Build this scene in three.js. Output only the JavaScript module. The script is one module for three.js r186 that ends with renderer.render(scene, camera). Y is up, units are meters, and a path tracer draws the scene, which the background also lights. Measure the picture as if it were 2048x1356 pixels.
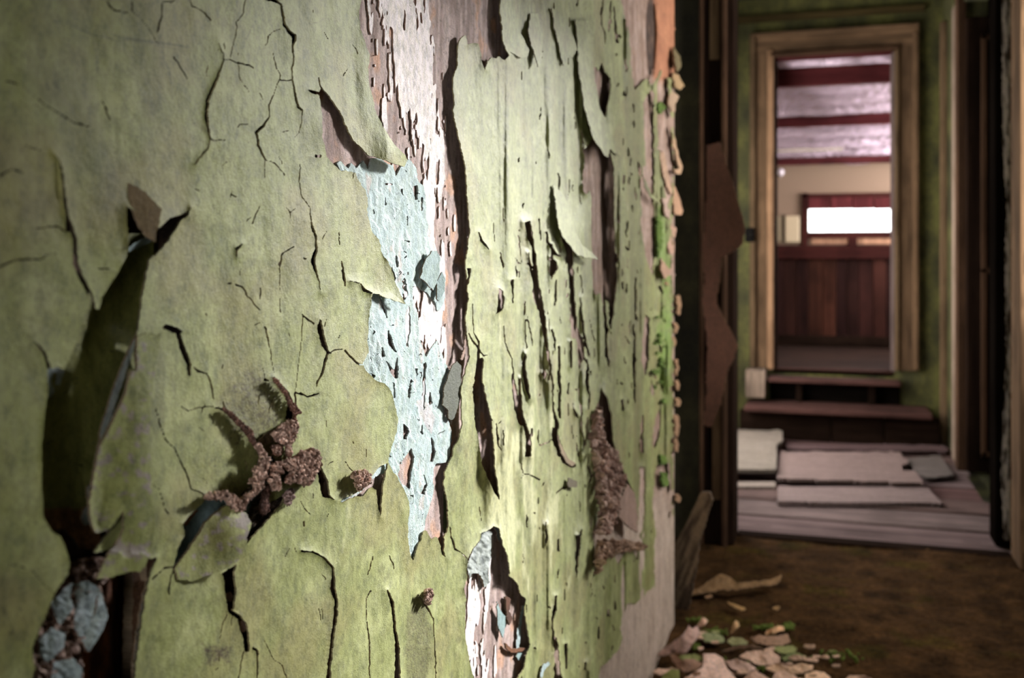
import * as THREE from 'three';
import { mergeGeometries, mergeVertices } from 'three/addons/utils/BufferGeometryUtils.js';
import { RoundedBoxGeometry } from 'three/addons/geometries/RoundedBoxGeometry.js';
import { RectAreaLightUniformsLib } from 'three/addons/lights/RectAreaLightUniformsLib.js';

// ------------------------------------------------------------------ camera, sky, sun, exposure
const IW = 2048, IH = 1356, F = 1991, VPX = 1650, HOR = 510, EYE = 1.2, WALL = 0.47;   // pixels, metres
const scene = new THREE.Scene();
const renderer = new THREE.WebGLRenderer({ antialias: true });
renderer.toneMapping = THREE.LinearToneMapping;
renderer.toneMappingExposure = 1.0;
renderer.shadowMap.enabled = true;
RectAreaLightUniformsLib.init();
const YAW = Math.atan((VPX - IW / 2) / F), SA = Math.sin(YAW), CA = Math.cos(YAW);
const camera = new THREE.PerspectiveCamera(2 * Math.atan(IH / 2 / F) * 180 / Math.PI, IW / IH, 0.05, 60);
camera.position.set(0, EYE, 0);
camera.rotation.y = YAW;
camera.setViewOffset(IW, IH, 0, IH / 2 - HOR, IW, IH);      // a shifted lens keeps the uprights upright
camera.focus = 1.12;
camera.userData.fStop = 5.2;
camera.updateProjectionMatrix();
scene.background = new THREE.Color(1.0, 0.98, 0.97);
scene.backgroundIntensity = 5;
const SUN_SIDE = 33 * Math.PI / 180, SUN_UP = 19 * Math.PI / 180;
const sun = new THREE.DirectionalLight(new THREE.Color(0.985, 0.965, 0.94), 9.4);
sun.name = 'low_sun';
sun.position.set(Math.sin(SUN_SIDE) * Math.cos(SUN_UP), Math.sin(SUN_UP), -Math.cos(SUN_SIDE) * Math.cos(SUN_UP)).multiplyScalar(8).add(new THREE.Vector3(-0.4, 1.2, -1.2));
sun.target.position.set(-0.4, 1.2, -1.2);
sun.castShadow = true; sun.shadow.radius = 15; sun.shadow.mapSize.set(2048, 2048);
Object.assign(sun.shadow.camera, { left: -4, right: 4, top: 4, bottom: -4, near: 0.1, far: 20 });
scene.add(sun, sun.target);
function daylight(name, w, h, pos, look, power, colour = 0xffffff) {         // the sky's light through one window opening; also makes the added rear fill
  const l = new THREE.RectAreaLight(colour, power, w, h);
  l.name = name; l.position.set(...pos); l.lookAt(...look); scene.add(l);
  return l;
}
daylight('daylight_hall_window', 1.2, 1.6, [1.0, 1.66, -3.5], [-1, 1.66, -3.5], 3.0, 0xfff4ec);
daylight('daylight_side_opening', 1.5, 1.9, [-0.9, 1.3, -5.75], [1, 1.1, -5.75], 2.4, 0xfff6f2);
daylight('added_rear_fill', 1.0, 1.2, [0.25, 0.9, 1.94], [0.25, 0.9, 0], 3.0, 0xfff6ec);  // added fill for the left shadows; no rear window is known
daylight('daylight_lobby_window', 1.3, 1.0, [1.38, 1.75, -8.1], [-1, 1.75, -8.1], 15, 0xfff8fa);
daylight('daylight_slot_window', 0.8, 0.2, [0.27, 1.495, -8.93], [0.27, 1.495, 0], 6, 0xffffff);

// ------------------------------------------------------------------ small tools
let seedState = 7;
const rnd = () => { seedState = (seedState * 1664525 + 1013904223) >>> 0; return seedState / 4294967296; };
const rr = (a, b) => a + (b - a) * rnd();
const clamp = (x, a, b) => x < a ? a : x > b ? b : x;
const mix = (a, b, t) => a + (b - a) * t;
const step = (a, b, x) => { const t = clamp((x - a) / (b - a), 0, 1); return t * t * (3 - 2 * t); };
const hash = (x, y, s) => { let h = (Math.imul(x, 374761393) + Math.imul(y, 668265263) + Math.imul(s, 2147483629)) | 0; h = Math.imul(h ^ (h >>> 13), 1274126177); h ^= h >>> 16; return (h >>> 0) / 4294967296; };
function vnoise(x, y, s = 0) {
  const ix = Math.floor(x), iy = Math.floor(y), fx = x - ix, fy = y - iy, u = fx * fx * (3 - 2 * fx), v = fy * fy * (3 - 2 * fy);
  return mix(mix(hash(ix, iy, s), hash(ix + 1, iy, s), u), mix(hash(ix, iy + 1, s), hash(ix + 1, iy + 1, s), u), v);
}
function fbm(x, y, s = 0, o = 4) { let a = 0.5, t = 0, n = 0; for (let i = 0; i < o; i++) { t += a * vnoise(x, y, s + i * 17); n += a; a *= 0.5; x *= 2.03; y *= 2.03; } return t / n; }
const lin = (r, g, b) => [r, g, b].map((c) => { c /= 255; return c <= 0.04045 ? c / 12.92 : Math.pow((c + 0.055) / 1.055, 2.4); });
const mix3 = (a, b, t) => [mix(a[0], b[0], t), mix(a[1], b[1], t), mix(a[2], b[2], t)];
const mul3 = (a, k) => [a[0] * k, a[1] * k, a[2] * k];
const used = new Map();
function numbered(name) { const n = used.get(name) ?? 0; used.set(name, n + 1); return n ? name + '_' + String(n).padStart(3, '0') : name; }
function shadows(o) { o.traverse((c) => { if (c.isMesh) { c.castShadow = true; c.receiveShadow = true; } }); return o; }
function mesh(name, geo, m, parent = scene) { const o = new THREE.Mesh(geo, m); o.name = numbered(name); parent.add(o); return shadows(o); }
function group(name, pos = [0, 0, 0]) { const g = new THREE.Group(); g.name = numbered(name); g.position.set(...pos); scene.add(g); return g; }
function tag(o, label, category, grp) { o.userData.label = label; o.userData.category = category; if (grp) o.userData.group = grp; return o; }
function struct(o) { o.userData.kind = 'structure'; return o; }

// the ray through a photograph pixel, met with a plane of the place: used to measure where things stand
function ray(px, py) { const t = (px - IW / 2) / F; return [t * CA - SA, -(py - HOR) / F, -t * SA - CA]; }
function onWall(px, py, h = 0) { const r = ray(px, py), k = (-WALL + h) / r[0]; return [r[0] * k, EYE + r[1] * k, r[2] * k]; }
function onFloor(px, py, h = 0) { const r = ray(px, py), k = (h - EYE) / r[1]; return [r[0] * k, h, r[2] * k]; }
function onDepth(z) { return (px, py, h = 0) => { const r = ray(px, py), k = -(z - h) / r[2]; return [r[0] * k, EYE + r[1] * k, r[2] * k]; }; }
const X = (px, z) => onDepth(z)(px, HOR)[0], Y = (px, py, z) => onDepth(z)(px, py)[1];

// ------------------------------------------------------------------ textures (colour, grain and fine relief only)
function dataTex(n, f, srgb) {
  const d = new Uint8Array(n * n * 4);
  for (let j = 0; j < n; j++) for (let i = 0; i < n; i++) { const c = f(i / n, j / n), o = (j * n + i) * 4; d[o] = clamp(c[0], 0, 255); d[o + 1] = clamp(c[1], 0, 255); d[o + 2] = clamp(c[2], 0, 255); d[o + 3] = 255; }
  const t = new THREE.DataTexture(d, n, n);
  t.wrapS = t.wrapT = THREE.MirroredRepeatWrapping; t.magFilter = THREE.LinearFilter; t.minFilter = THREE.LinearMipmapLinearFilter; t.generateMipmaps = true;
  if (srgb) t.colorSpace = THREE.SRGBColorSpace;
  t.needsUpdate = true; return t;
}
const scaled = (t, a, b = a) => { const c = t.clone(); c.repeat.set(a, b); c.needsUpdate = true; return c; };
const speckTex = dataTex(1024, (u, v) => {
  const m = fbm(u * 40, v * 26, 3, 4), f = fbm(u * 260, v * 150, 9, 2), s = vnoise(u * 300, v * 300, 5), z = vnoise(u * 18, v * 18, 21);
  let k = 0.95 + 0.34 * (m - 0.5) + 0.26 * (f - 0.5);
  if (s > 0.965 - 0.05 * z) k *= 0.62;
  const warm = 8 * (m - 0.5);
  return [255 * k + warm, 255 * k, 255 * k - 14 * (vnoise(u * 60, v * 35, 8) - 0.5) - 4];
}, true);
const bumpTex = dataTex(512, (u, v) => { const k = 255 * (0.6 * fbm(u * 40, v * 30, 31, 4) + 0.4 * vnoise(u * 200, v * 200, 33)); return [k, k, k]; });
const woodTex = dataTex(1024, (u, v) => {
  const w = fbm(u * 34 + 0.8 * fbm(u * 4, v * 3, 41, 2), v * 2.2, 43, 5), f = fbm(u * 220, v * 7, 47, 2), st = fbm(u * 5, v * 4, 49, 3);
  let k = 0.62 + 0.42 * w + 0.2 * (f - 0.5) - 0.25 * Math.max(0, st - 0.55) * 2;
  if (f > 0.74) k *= 0.7;
  return [255 * k, 250 * k, 245 * k];
}, true);
const dirtTex = dataTex(1024, (u, v) => {
  const a = fbm(u * 16, v * 16, 61, 5), b = fbm(u * 120, v * 120, 63, 3), g = vnoise(u * 240, v * 240, 67);
  let k = 0.45 + 0.6 * a + 0.4 * (b - 0.5);
  if (g > 0.93) k *= 1.35; if (g < 0.08) k *= 0.55;
  const moss = 0.55 * step(0.55, 0.72, fbm(u * 9, v * 9, 71, 4));
  return [255 * k * mix(0.86, 0.82, moss), 255 * k * mix(0.74, 0.86, moss), 255 * k * mix(0.6, 0.46, moss)];
}, true);
const mottleTex = dataTex(512, (u, v) => {
  const a = fbm(u * 9, v * 5, 81, 5), b = fbm(u * 90, v * 60, 83, 3);
  const k = 0.5 + 0.75 * (a - 0.2) + 0.3 * (b - 0.5);
  return [255 * k, 255 * k, 245 * k];
}, true);
const std = (c, roughness = 0.85, more = {}) => new THREE.MeshStandardMaterial({ color: new THREE.Color().setRGB(...c), roughness, metalness: 0, ...more });
const woodMat = (c, more = {}) => new THREE.MeshPhysicalMaterial({ color: new THREE.Color().setRGB(...c), roughness: 0.95, specularIntensity: 0.2, map: woodTex, bumpMap: woodTex, bumpScale: 0.002, ...more });

// uv in metres from the dominant side of each face (in the object's own axes); along = the axis the grain follows
function metricUV(g, along = 'y') {
  g = g.index ? g.toNonIndexed() : g;
  g.computeVertexNormals();
  const p = g.attributes.position, n = g.attributes.normal, uv = new Float32Array(p.count * 2), ax = { x: 0, y: 1, z: 2 }[along];
  for (let i = 0; i < p.count; i++) {
    const P = [p.getX(i), p.getY(i), p.getZ(i)], N = [Math.abs(n.getX(i)), Math.abs(n.getY(i)), Math.abs(n.getZ(i))];
    const d = N[0] >= N[1] && N[0] >= N[2] ? 0 : N[1] >= N[2] ? 1 : 2, rest = [0, 1, 2].filter((k) => k !== d);
    const v = d === ax ? rest[1] : ax, u = d === ax ? rest[0] : rest.find((k) => k !== ax);
    uv[i * 2] = P[u]; uv[i * 2 + 1] = P[v];
  }
  g.setAttribute('uv', new THREE.BufferAttribute(uv, 2));
  return g;
}
let uvShift = 0;
function box(x0, x1, y0, y1, z0, z1, along = 'y', round = 0.004) {
  const w = Math.abs(x1 - x0), h = Math.abs(y1 - y0), d = Math.abs(z1 - z0), r = Math.min(round, w / 3, h / 3, d / 3);
  let g = round ? new RoundedBoxGeometry(w, h, d, 2, r) : new THREE.BoxGeometry(w, h, d);
  g.translate((x0 + x1) / 2, (y0 + y1) / 2, (z0 + z1) / 2);
  g = metricUV(g, along);
  const uv = g.attributes.uv; uvShift = (uvShift + 0.377) % 7;
  for (let i = 0; i < uv.count; i++) uv.setXY(i, uv.getX(i) + uvShift, uv.getY(i) + uvShift * 1.7);
  return g;
}
const merge = (list) => mergeGeometries(list.map((g) => { g = g.index ? g.toNonIndexed() : g; for (const k of Object.keys(g.attributes)) if (!['position', 'normal', 'uv'].includes(k)) g.deleteAttribute(k); return g; }));
// a wall slab: rectangle (a0..a1 along, 0..top) with rectangular openings, thick along its normal
function slab(a0, a1, b0, b1, holes, thick) {
  const s = new THREE.Shape([[a0, b0], [a1, b0], [a1, b1], [a0, b1]].map((p) => new THREE.Vector2(...p)));
  for (const [x0, x1, y0, y1] of holes) s.holes.push(new THREE.Path([[x0, y0], [x0, y1], [x1, y1], [x1, y0]].map((p) => new THREE.Vector2(...p))));
  return new THREE.ExtrudeGeometry(s, { depth: thick, bevelEnabled: false });
}

// ------------------------------------------------------------------ torn sheets: a mask drawn on a canvas is cut along its outline into a mesh with its own relief and thickness
function field(x0, y0, w, h, draw, res = 1) {
  const W = Math.ceil(w * res), H = Math.ceil(h * res), c = document.createElement('canvas');
  c.width = W; c.height = H;
  const g = c.getContext('2d');
  g.setTransform(res, 0, 0, res, -x0 * res, -y0 * res);
  draw(g);
  const d = g.getImageData(0, 0, W, H).data, f = new Float32Array(W * H);
  for (let i = 0; i < W * H; i++) f[i] = d[i * 4] / 255;
  const at = (arr) => (px, py) => {
    const u = clamp((px - x0) * res - 0.5, 0, W - 1.001), v = clamp((py - y0) * res - 0.5, 0, H - 1.001), i = Math.floor(u), j = Math.floor(v), a = u - i, b = v - j, o = j * W + i;
    return mix(mix(arr[o], arr[o + 1], a), mix(arr[o + W], arr[o + W + 1], a), b);
  };
  let dist;
  return {
    f: at(f),
    get d() {                       // distance in pixels to the nearest place that is not part of the sheet
      if (dist) return dist;
      const D = new Float32Array(W * H), q = Math.SQRT2;
      for (let i = 0; i < W * H; i++) D[i] = f[i] < 0.5 ? 0 : 1e4;
      for (let j = 0; j < H; j++) for (let i = 0; i < W; i++) { const o = j * W + i; if (i) D[o] = Math.min(D[o], D[o - 1] + 1); if (j) { D[o] = Math.min(D[o], D[o - W] + 1); if (i) D[o] = Math.min(D[o], D[o - W - 1] + q); if (i < W - 1) D[o] = Math.min(D[o], D[o - W + 1] + q); } }
      for (let j = H - 1; j >= 0; j--) for (let i = W - 1; i >= 0; i--) { const o = j * W + i; if (i < W - 1) D[o] = Math.min(D[o], D[o + 1] + 1); if (j < H - 1) { D[o] = Math.min(D[o], D[o + W] + 1); if (i < W - 1) D[o] = Math.min(D[o], D[o + W + 1] + q); if (i) D[o] = Math.min(D[o], D[o + W - 1] + q); } }
      for (let i = 0; i < W * H; i++) D[i] /= res;
      return (dist = at(D));
    },
  };
}
function range(a, b, s) { const n = Math.max(1, Math.ceil((b - a) / s)), o = []; for (let i = 0; i <= n; i++) o.push(a + (b - a) * i / n); return o; }
const uvWall = (P) => [-P[2], P[1]], uvFloor = (P) => [P[0], -P[2]], uvFace = (P) => [P[0], P[1]];
const inward = { wall: [-1, 0, 0], floor: [0, -1, 0], face: [0, 0, -1] };
function sheet({ bands, f, h, col, place = onWall, thick = 0.001, edge = [0.3, 0.27, 0.22], facing = 'wall', uv = uvWall }) {
  const parts = [];
  for (const [bx0, bx1, by0, by1, s] of bands) {
    const xs = range(bx0, bx1, s), ys = range(by0, by1, s), nx = xs.length, ny = ys.length, val = new Float32Array(nx * ny);
    for (let j = 0; j < ny; j++) for (let i = 0; i < nx; i++) val[j * nx + i] = f(xs[i], ys[j]) - 0.5 || 1e-6;
    const VX = [], VY = [], tri = [], key = new Map();
    const corner = (i, j) => { const k = j * nx + i; let v = key.get(k); if (v === undefined) { v = VX.length; VX.push(xs[i]); VY.push(ys[j]); key.set(k, v); } return v; };
    const cut = (i0, j0, i1, j1) => {
      if (j1 < j0 || i1 < i0) [i0, j0, i1, j1] = [i1, j1, i0, j0];
      const k = nx * ny + (j0 * nx + i0) * 2 + (j1 > j0 ? 1 : 0); let v = key.get(k);
      if (v === undefined) { const a = val[j0 * nx + i0], b = val[j1 * nx + i1], t = clamp(a / (a - b), 0.02, 0.98); v = VX.length; VX.push(mix(xs[i0], xs[i1], t)); VY.push(mix(ys[j0], ys[j1], t)); key.set(k, v); }
      return v;
    };
    for (let j = 0; j < ny - 1; j++) for (let i = 0; i < nx - 1; i++) {
      const cs = [[i, j], [i, j + 1], [i + 1, j + 1], [i + 1, j]], on = cs.map(([a, b]) => val[b * nx + a] > 0);
      if (!on[0] && !on[1] && !on[2] && !on[3]) continue;
      const poly = [];
      for (let k = 0; k < 4; k++) { const n = (k + 1) % 4; if (on[k]) poly.push(corner(...cs[k])); if (on[k] !== on[n]) poly.push(cut(...cs[k], ...cs[n])); }
      for (let k = 2; k < poly.length; k++) tri.push(poly[0], poly[k - 1], poly[k]);
    }
    if (!tri.length) continue;
    const N = VX.length, seen = new Set(), E = (a, b) => a * 4194304 + b;
    for (let k = 0; k < tri.length; k += 3) for (let e = 0; e < 3; e++) seen.add(E(tri[k + e], tri[k + (e + 1) % 3]));
    const pos = new Float32Array(N * 3), colr = new Float32Array(N * 3), uvs = new Float32Array(N * 2);
    for (let v = 0; v < N; v++) {
      const P = place(VX[v], VY[v], h(VX[v], VY[v])), c = col(VX[v], VY[v], P), t = uv(P);
      pos.set(P, v * 3); colr.set(c, v * 3); uvs.set(t, v * 2);
    }
    const g = new THREE.BufferGeometry();
    g.setAttribute('position', new THREE.BufferAttribute(pos, 3)); g.setAttribute('color', new THREE.BufferAttribute(colr, 3)); g.setAttribute('uv', new THREE.BufferAttribute(uvs, 2));
    g.setIndex(tri); g.computeVertexNormals();
    parts.push(g);
    if (thick > 0) {                // the broken edge, with its own thickness
      const sp = [], sc = [], su = [], si = [], dir = inward[facing];
      for (let k = 0; k < tri.length; k += 3) for (let e = 0; e < 3; e++) {
        const a = tri[k + e], b = tri[k + (e + 1) % 3];
        if (seen.has(E(b, a))) continue;
        if ((VX[a] === bx0 && VX[b] === bx0) || (VX[a] === bx1 && VX[b] === bx1)) continue;
        const o = sp.length / 3, ec = typeof edge === 'function' ? edge(VX[a], VY[a]) : edge;
        for (const [v, d] of [[a, 0], [b, 0], [b, 1], [a, 1]]) { for (let c = 0; c < 3; c++) sp.push(pos[v * 3 + c] + dir[c] * thick * d); sc.push(...ec); su.push(uvs[v * 2], uvs[v * 2 + 1]); }
        si.push(o, o + 2, o + 1, o, o + 3, o + 2);
      }
      if (si.length) {
        const q = new THREE.BufferGeometry();
        q.setAttribute('position', new THREE.Float32BufferAttribute(sp, 3)); q.setAttribute('color', new THREE.Float32BufferAttribute(sc, 3)); q.setAttribute('uv', new THREE.Float32BufferAttribute(su, 2));
        q.setIndex(si); q.computeVertexNormals(); parts.push(q);
      }
    }
  }
  return mergeGeometries(parts);
}
// outlines measured on enlarged crops of the photograph: crop(origin x, origin y, enlargement), then points in that crop
let cx = 0, cy = 0, cs = 1;
const crop = (x, y, s = 2.923) => { cx = x; cy = y; cs = s; };
const P2 = (...n) => { const o = []; for (let i = 0; i < n.length; i += 2) o.push([cx + n[i] / cs, cy + n[i + 1] / cs]); return o; };
const P3 = (...n) => { const o = []; for (let i = 0; i < n.length; i += 3) o.push([cx + n[i] / cs, cy + n[i + 1] / cs, n[i + 2] / cs]); return o; };
function fillPoly(g, pts, style) { g.fillStyle = style; g.beginPath(); pts.forEach((p, i) => i ? g.lineTo(p[0], p[1]) : g.moveTo(p[0], p[1])); g.closePath(); g.fill(); }
function stroke(g, pts, style, least = 1.5, grow = 1) {
  g.fillStyle = style;
  for (let i = 0; i < pts.length - 1; i++) {
    const [x0, y0, a] = pts[i], [x1, y1, b] = pts[i + 1], L = Math.hypot(x1 - x0, y1 - y0) || 1, nx = -(y1 - y0) / L / 2, ny = (x1 - x0) / L / 2, wa = Math.max(least, a * grow), wb = Math.max(least, b * grow);
    g.beginPath(); g.moveTo(x0 + nx * wa, y0 + ny * wa); g.lineTo(x1 + nx * wb, y1 + ny * wb); g.lineTo(x1 - nx * wb, y1 - ny * wb); g.lineTo(x0 - nx * wa, y0 - ny * wa); g.closePath(); g.fill();
    if (i) { g.beginPath(); g.arc(x0, y0, wa / 2, 0, 6.3); g.fill(); }
  }
}
const bbox = (pts, m = 4) => { let a = 1e9, b = -1e9, c = 1e9, d = -1e9; for (const [x, y] of pts) { a = Math.min(a, x); b = Math.max(b, x); c = Math.min(c, y); d = Math.max(d, y); } return [a - m, b + m, c - m, d + m]; };

// ------------------------------------------------------------------ the shell of the building
const Z1 = 3.28, ZP = 4.25, ZD = 7.0, ZB = 8.95, TOP = 2.95, XR = 0.95, XH = 0.735;
const oliveMat = std(lin(96, 94, 50), 0.8, { map: scaled(mottleTex, 1.2) });
const mossMat = std(lin(106, 104, 52), 0.8, { map: scaled(mottleTex, 1.1) });
const darkOlive = std(lin(70, 64, 38), 0.8, { map: scaled(mottleTex, 1.5) });
const creamMat = std(lin(134, 112, 92), 0.8);
const greyWall = std(lin(120, 116, 96), 0.9, { map: scaled(mottleTex, 0.8) });
const alongZ = (g) => g.applyMatrix4(new THREE.Matrix4().makeBasis(new THREE.Vector3(0, 0, -1), new THREE.Vector3(0, 1, 0), new THREE.Vector3(1, 0, 0)));   // shape x runs down the hall
// near hall
{
  const g = alongZ(slab(-2, ZP, 0, TOP, [[2.9, 4.2, 0.82, 2.4]], 0.14)); g.translate(XR, 0, 0);
  struct(mesh('wall_right', metricUV(g), greyWall));
  const w = struct(group('window_1', [XR, 0, 0]));
  const wm = woodMat(lin(120, 104, 84));
  for (const [z0, z1, y0, y1] of [[2.82, 4.24, 0.74, 0.82], [2.82, 4.24, 2.42, 2.5], [2.82, 2.9, 0.82, 2.4]]) mesh('window_casing', box(-0.02, 0, y0, y1, -z1, -z0, 'y'), wm, w);
  const back = slab(-0.9, 1.2, 0, TOP, [[-0.25, 0.75, 0.3, 1.5]], 0.12); back.translate(0, 0, 2);  // opening cut for the added rear fill
  struct(mesh('wall_back', metricUV(back), greyWall));
}
{
  const g = slab(-1.2, 1.6, -0.62, TOP, [], 0.12);
  const ceil = box(-1.2, 1.2, TOP, TOP + 0.12, -7.12, 2.12, 'z', 0);
  struct(mesh('ceiling', ceil, std(lin(80, 76, 60), 0.9, { map: mottleTex })));
}
// partition across the hall, facing the camera
const XL = X(1470, ZP), XRJ = 0.71;
{
  const left = box(-0.9, XL - 0.005, 0, TOP, -ZP - 0.1, -ZP, 'y', 0), right = box(XRJ + 0.004, XR + 0.02, 0, TOP, -ZP - 0.1, -ZP, 'y', 0), over = box(XL - 0.005, XRJ + 0.004, 2.75, TOP, -ZP - 0.1, -ZP, 'y', 0);
  struct(mesh('wall_partition', merge([left, right, over]), darkOlive));
  const n = box(-0.9, -0.78, 0, TOP, -ZP, -Z1 + 0.3, 'y', 0);
  struct(mesh('wall_niche', n, darkOlive));
}
// inner hall behind the partition
{
  const g = alongZ(slab(ZP + 0.1, ZD + 0.12, 0, TOP, [[5.0, 6.5, 0.35, 2.25]], 0.1)); g.translate(-0.98, 0, 0);
  struct(mesh('wall_left_inner', metricUV(g), oliveMat));
  const r = alongZ(slab(ZP + 0.1, ZD + 0.12, 0, TOP, [[4.62, 6.02, 0, 2.6]], 0.12)); r.translate(XH, 0, 0);
  struct(mesh('wall_right_inner', metricUV(r), oliveMat));
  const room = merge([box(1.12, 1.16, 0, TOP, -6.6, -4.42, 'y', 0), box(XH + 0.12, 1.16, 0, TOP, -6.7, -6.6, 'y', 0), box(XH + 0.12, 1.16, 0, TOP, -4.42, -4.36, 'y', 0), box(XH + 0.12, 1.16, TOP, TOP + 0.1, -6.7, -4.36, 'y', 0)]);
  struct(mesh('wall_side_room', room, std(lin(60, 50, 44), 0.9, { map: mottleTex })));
}
// wall with the far door
const DX0 = X(1546, ZD), DX1 = X(1791, ZD), DH = Y(1670, 104, ZD), SILL = 0.42;
{
  const g = slab(-1.0, 0.96, -0.1, TOP, [[DX0, DX1, SILL, DH]], 0.12); g.translate(0, 0, -ZD - 0.12);
  struct(mesh('wall_end', metricUV(g), mossMat));
  const rail = woodMat(lin(88, 76, 46));
  const t = struct(group('trim_1'));
  mesh('picture_rail', box(-0.8, 0.62, Y(1670, 36, ZD), Y(1670, 22, ZD), -ZD, -ZD + 0.03, 'x'), rail, t);
}
// lobby behind the door: a lean-to with a sloping tin roof
const roofY = (z) => 2.545 + (1.985 - 2.545) * (z - 7.1) / (ZB - 7.1);
{
  const w0 = X(1617, ZB), g = slab(-1.3, 1.5, SILL - 0.1, 2.7, [[w0, X(1795, ZB) + 0.03, Y(1700, 465, ZB), Y(1700, 417, ZB)]], 0.1); g.translate(0, 0, -ZB - 0.1);
  struct(mesh('wall_lobby', metricUV(g), creamMat));
  const a = box(-1.3, -1.2, SILL, 2.7, -ZB, -ZD - 0.12, 'y', 0);
  struct(mesh('wall_lobby_left', a, creamMat));
  const b = alongZ(slab(ZD + 0.12, ZB, SILL - 0.1, 2.7, [[7.42, 8.78, 1.2, 2.2]], 0.1)); b.translate(1.4, 0, 0);
  struct(mesh('wall_lobby_right', metricUV(b), creamMat));
  struct(mesh('floor_lobby', box(-1.3, 1.5, SILL - 0.12, SILL - 0.005, -ZB, -ZD - 0.12, 'x', 0), woodMat(lin(58, 42, 34))));
}
// floors
const floorMat = new THREE.MeshPhysicalMaterial({ color: new THREE.Color().setRGB(...lin(104, 88, 68)), roughness: 1, specularIntensity: 0.1, map: scaled(dirtTex, 0.8), bumpMap: scaled(bumpTex, 3), bumpScale: 0.006 });
{
  const pg = new THREE.PlaneGeometry(2.2, 6.42, 150, 420); pg.rotateX(-Math.PI / 2); pg.translate(0.06, 0, -1.21);
  const p = pg.attributes.position;
  for (let i = 0; i < p.count; i++) { const x = p.getX(i), z = p.getZ(i); p.setY(i, -0.004 + 0.02 * (fbm(x * 5, z * 5, 91, 4) - 0.5) + 0.012 * (fbm(x * 30, z * 30, 93, 3) - 0.5)); }
  const near = metricUV(pg);
  struct(mesh('floor', merge([near, box(0.7, 1.16, -0.3, -0.012, -6.7, -4.3, 'z', 0), box(-1.1, 1.2, -0.2, -0.03, -4.3, 2.1, 'z', 0), box(-1.1, 1.7, -0.3, -0.06, -7.1, -4.3, 'z', 0)]), floorMat));
}

// ------------------------------------------------------------------ the near left wall: plaster, pink wash, white, blue and green coats, each a sheet of its own
const FX0 = -80, FX1 = 1380, FY0 = -80, FY1 = 1440;
const cracks = [], holes = [], hairs = [], K = (...n) => cracks.push(P3(...n)), HOLE = (...n) => holes.push(P2(...n));
// --- cracks, upper left
crop(0, 0);
K(622, 0, 6, 650, 45, 10, 680, 65, 6, 730, 70, 4, 775, 85, 3);
K(772, 0, 5, 772, 62, 4, 850, 135, 3, 905, 230, 5, 935, 270, 4);
K(952, 5, 8, 945, 100, 6, 925, 160, 12, 920, 195, 5); K(955, 10, 5, 1000, 15, 6, 1030, 0, 4);
K(1108, -10, 6, 1120, 35, 5, 1165, 50, 4, 1195, 75, 9, 1235, 122, 9);
K(1432, -20, 5, 1424, 80, 6, 1385, 122, 6, 1383, 180, 5, 1370, 240, 5, 1345, 345, 4);
K(1282, 250, 4, 1305, 320, 6, 1310, 352, 6, 1285, 420, 13, 1250, 500, 17, 1213, 590, 19, 1207, 690, 19, 1220, 760, 11, 1232, 812, 6, 1222, 860, 6, 1185, 900, 11, 1140, 960, 7);
K(1310, 352, 4, 1345, 350, 4, 1385, 370, 8, 1445, 378, 8, 1487, 398, 7); K(1232, 812, 4, 1265, 822, 5, 1320, 817, 4);
K(1555, -10, 14, 1610, 8, 15, 1640, 25, 10, 1655, 80, 13, 1665, 150, 15, 1690, 185, 19, 1720, 212, 26, 1712, 265, 13, 1718, 330, 6, 1710, 400, 8, 1712, 470, 6, 1725, 560, 11, 1745, 625, 15, 1768, 648, 8);
K(1768, 648, 4, 1765, 700, 4, 1745, 780, 4, 1720, 802, 3);
K(1645, 165, 4, 1600, 185, 4, 1568, 210, 5, 1568, 245, 5, 1550, 268, 4);
K(1597, 310, 4, 1610, 380, 5, 1640, 440, 5, 1635, 465, 5, 1680, 472, 5, 1710, 465, 4);
K(1635, 465, 4, 1600, 550, 5, 1572, 615, 9, 1575, 680, 7, 1540, 735, 14, 1498, 775, 13, 1512, 850, 13, 1540, 910, 10, 1555, 937, 6);
K(1555, 937, 4, 1605, 950, 5, 1668, 1030, 3); K(1550, 937, 4, 1548, 1000, 4, 1550, 1040, 3);
K(1015, 330, 6, 1055, 395, 7, 1098, 465, 4); K(598, 590, 6, 620, 640, 9, 645, 705, 5);
K(0, 470, 6, 80, 482, 7, 120, 500, 4); K(200, 560, 5, 260, 610, 6, 350, 665, 7, 435, 720, 7, 520, 738, 4);
K(145, 848, 6, 240, 880, 6); K(310, 890, 3, 350, 940, 4, 362, 1000, 10, 370, 1080, 13, 380, 1180, 15, 395, 1260, 15, 400, 1356, 22);
K(0, 1030, 12, 60, 995, 6, 110, 1000, 6, 150, 1020, 4);
K(1755, 960, 4, 1752, 1060, 6, 1765, 1150, 4, 1810, 1210, 5, 1818, 1280, 7, 1830, 1356, 10);
K(1520, 1200, 3, 1500, 1240, 6, 1475, 1310, 6); K(1730, 1215, 4, 1700, 1240, 5, 1703, 1280, 3);
K(1865, 450, 7, 1868, 500, 7, 1890, 530, 6); K(1800, 525, 6, 1830, 540, 16, 1870, 550, 12);
K(1385, 750, 5, 1405, 725, 6, 1455, 725, 5); K(1650, 770, 4, 1690, 765, 4); K(1395, 310, 3, 1395, 400, 4, 1400, 460, 5, 1415, 482, 4);
K(1840, 910, 16, 1880, 912, 12); K(1350, 1140, 4, 1380, 1150, 7);
HOLE(738, 1205, 835, 1255, 900, 1310, 945, 1356, 935, 1400, 905, 1470, 880, 1520, 745, 1490, 748, 1356);
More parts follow.
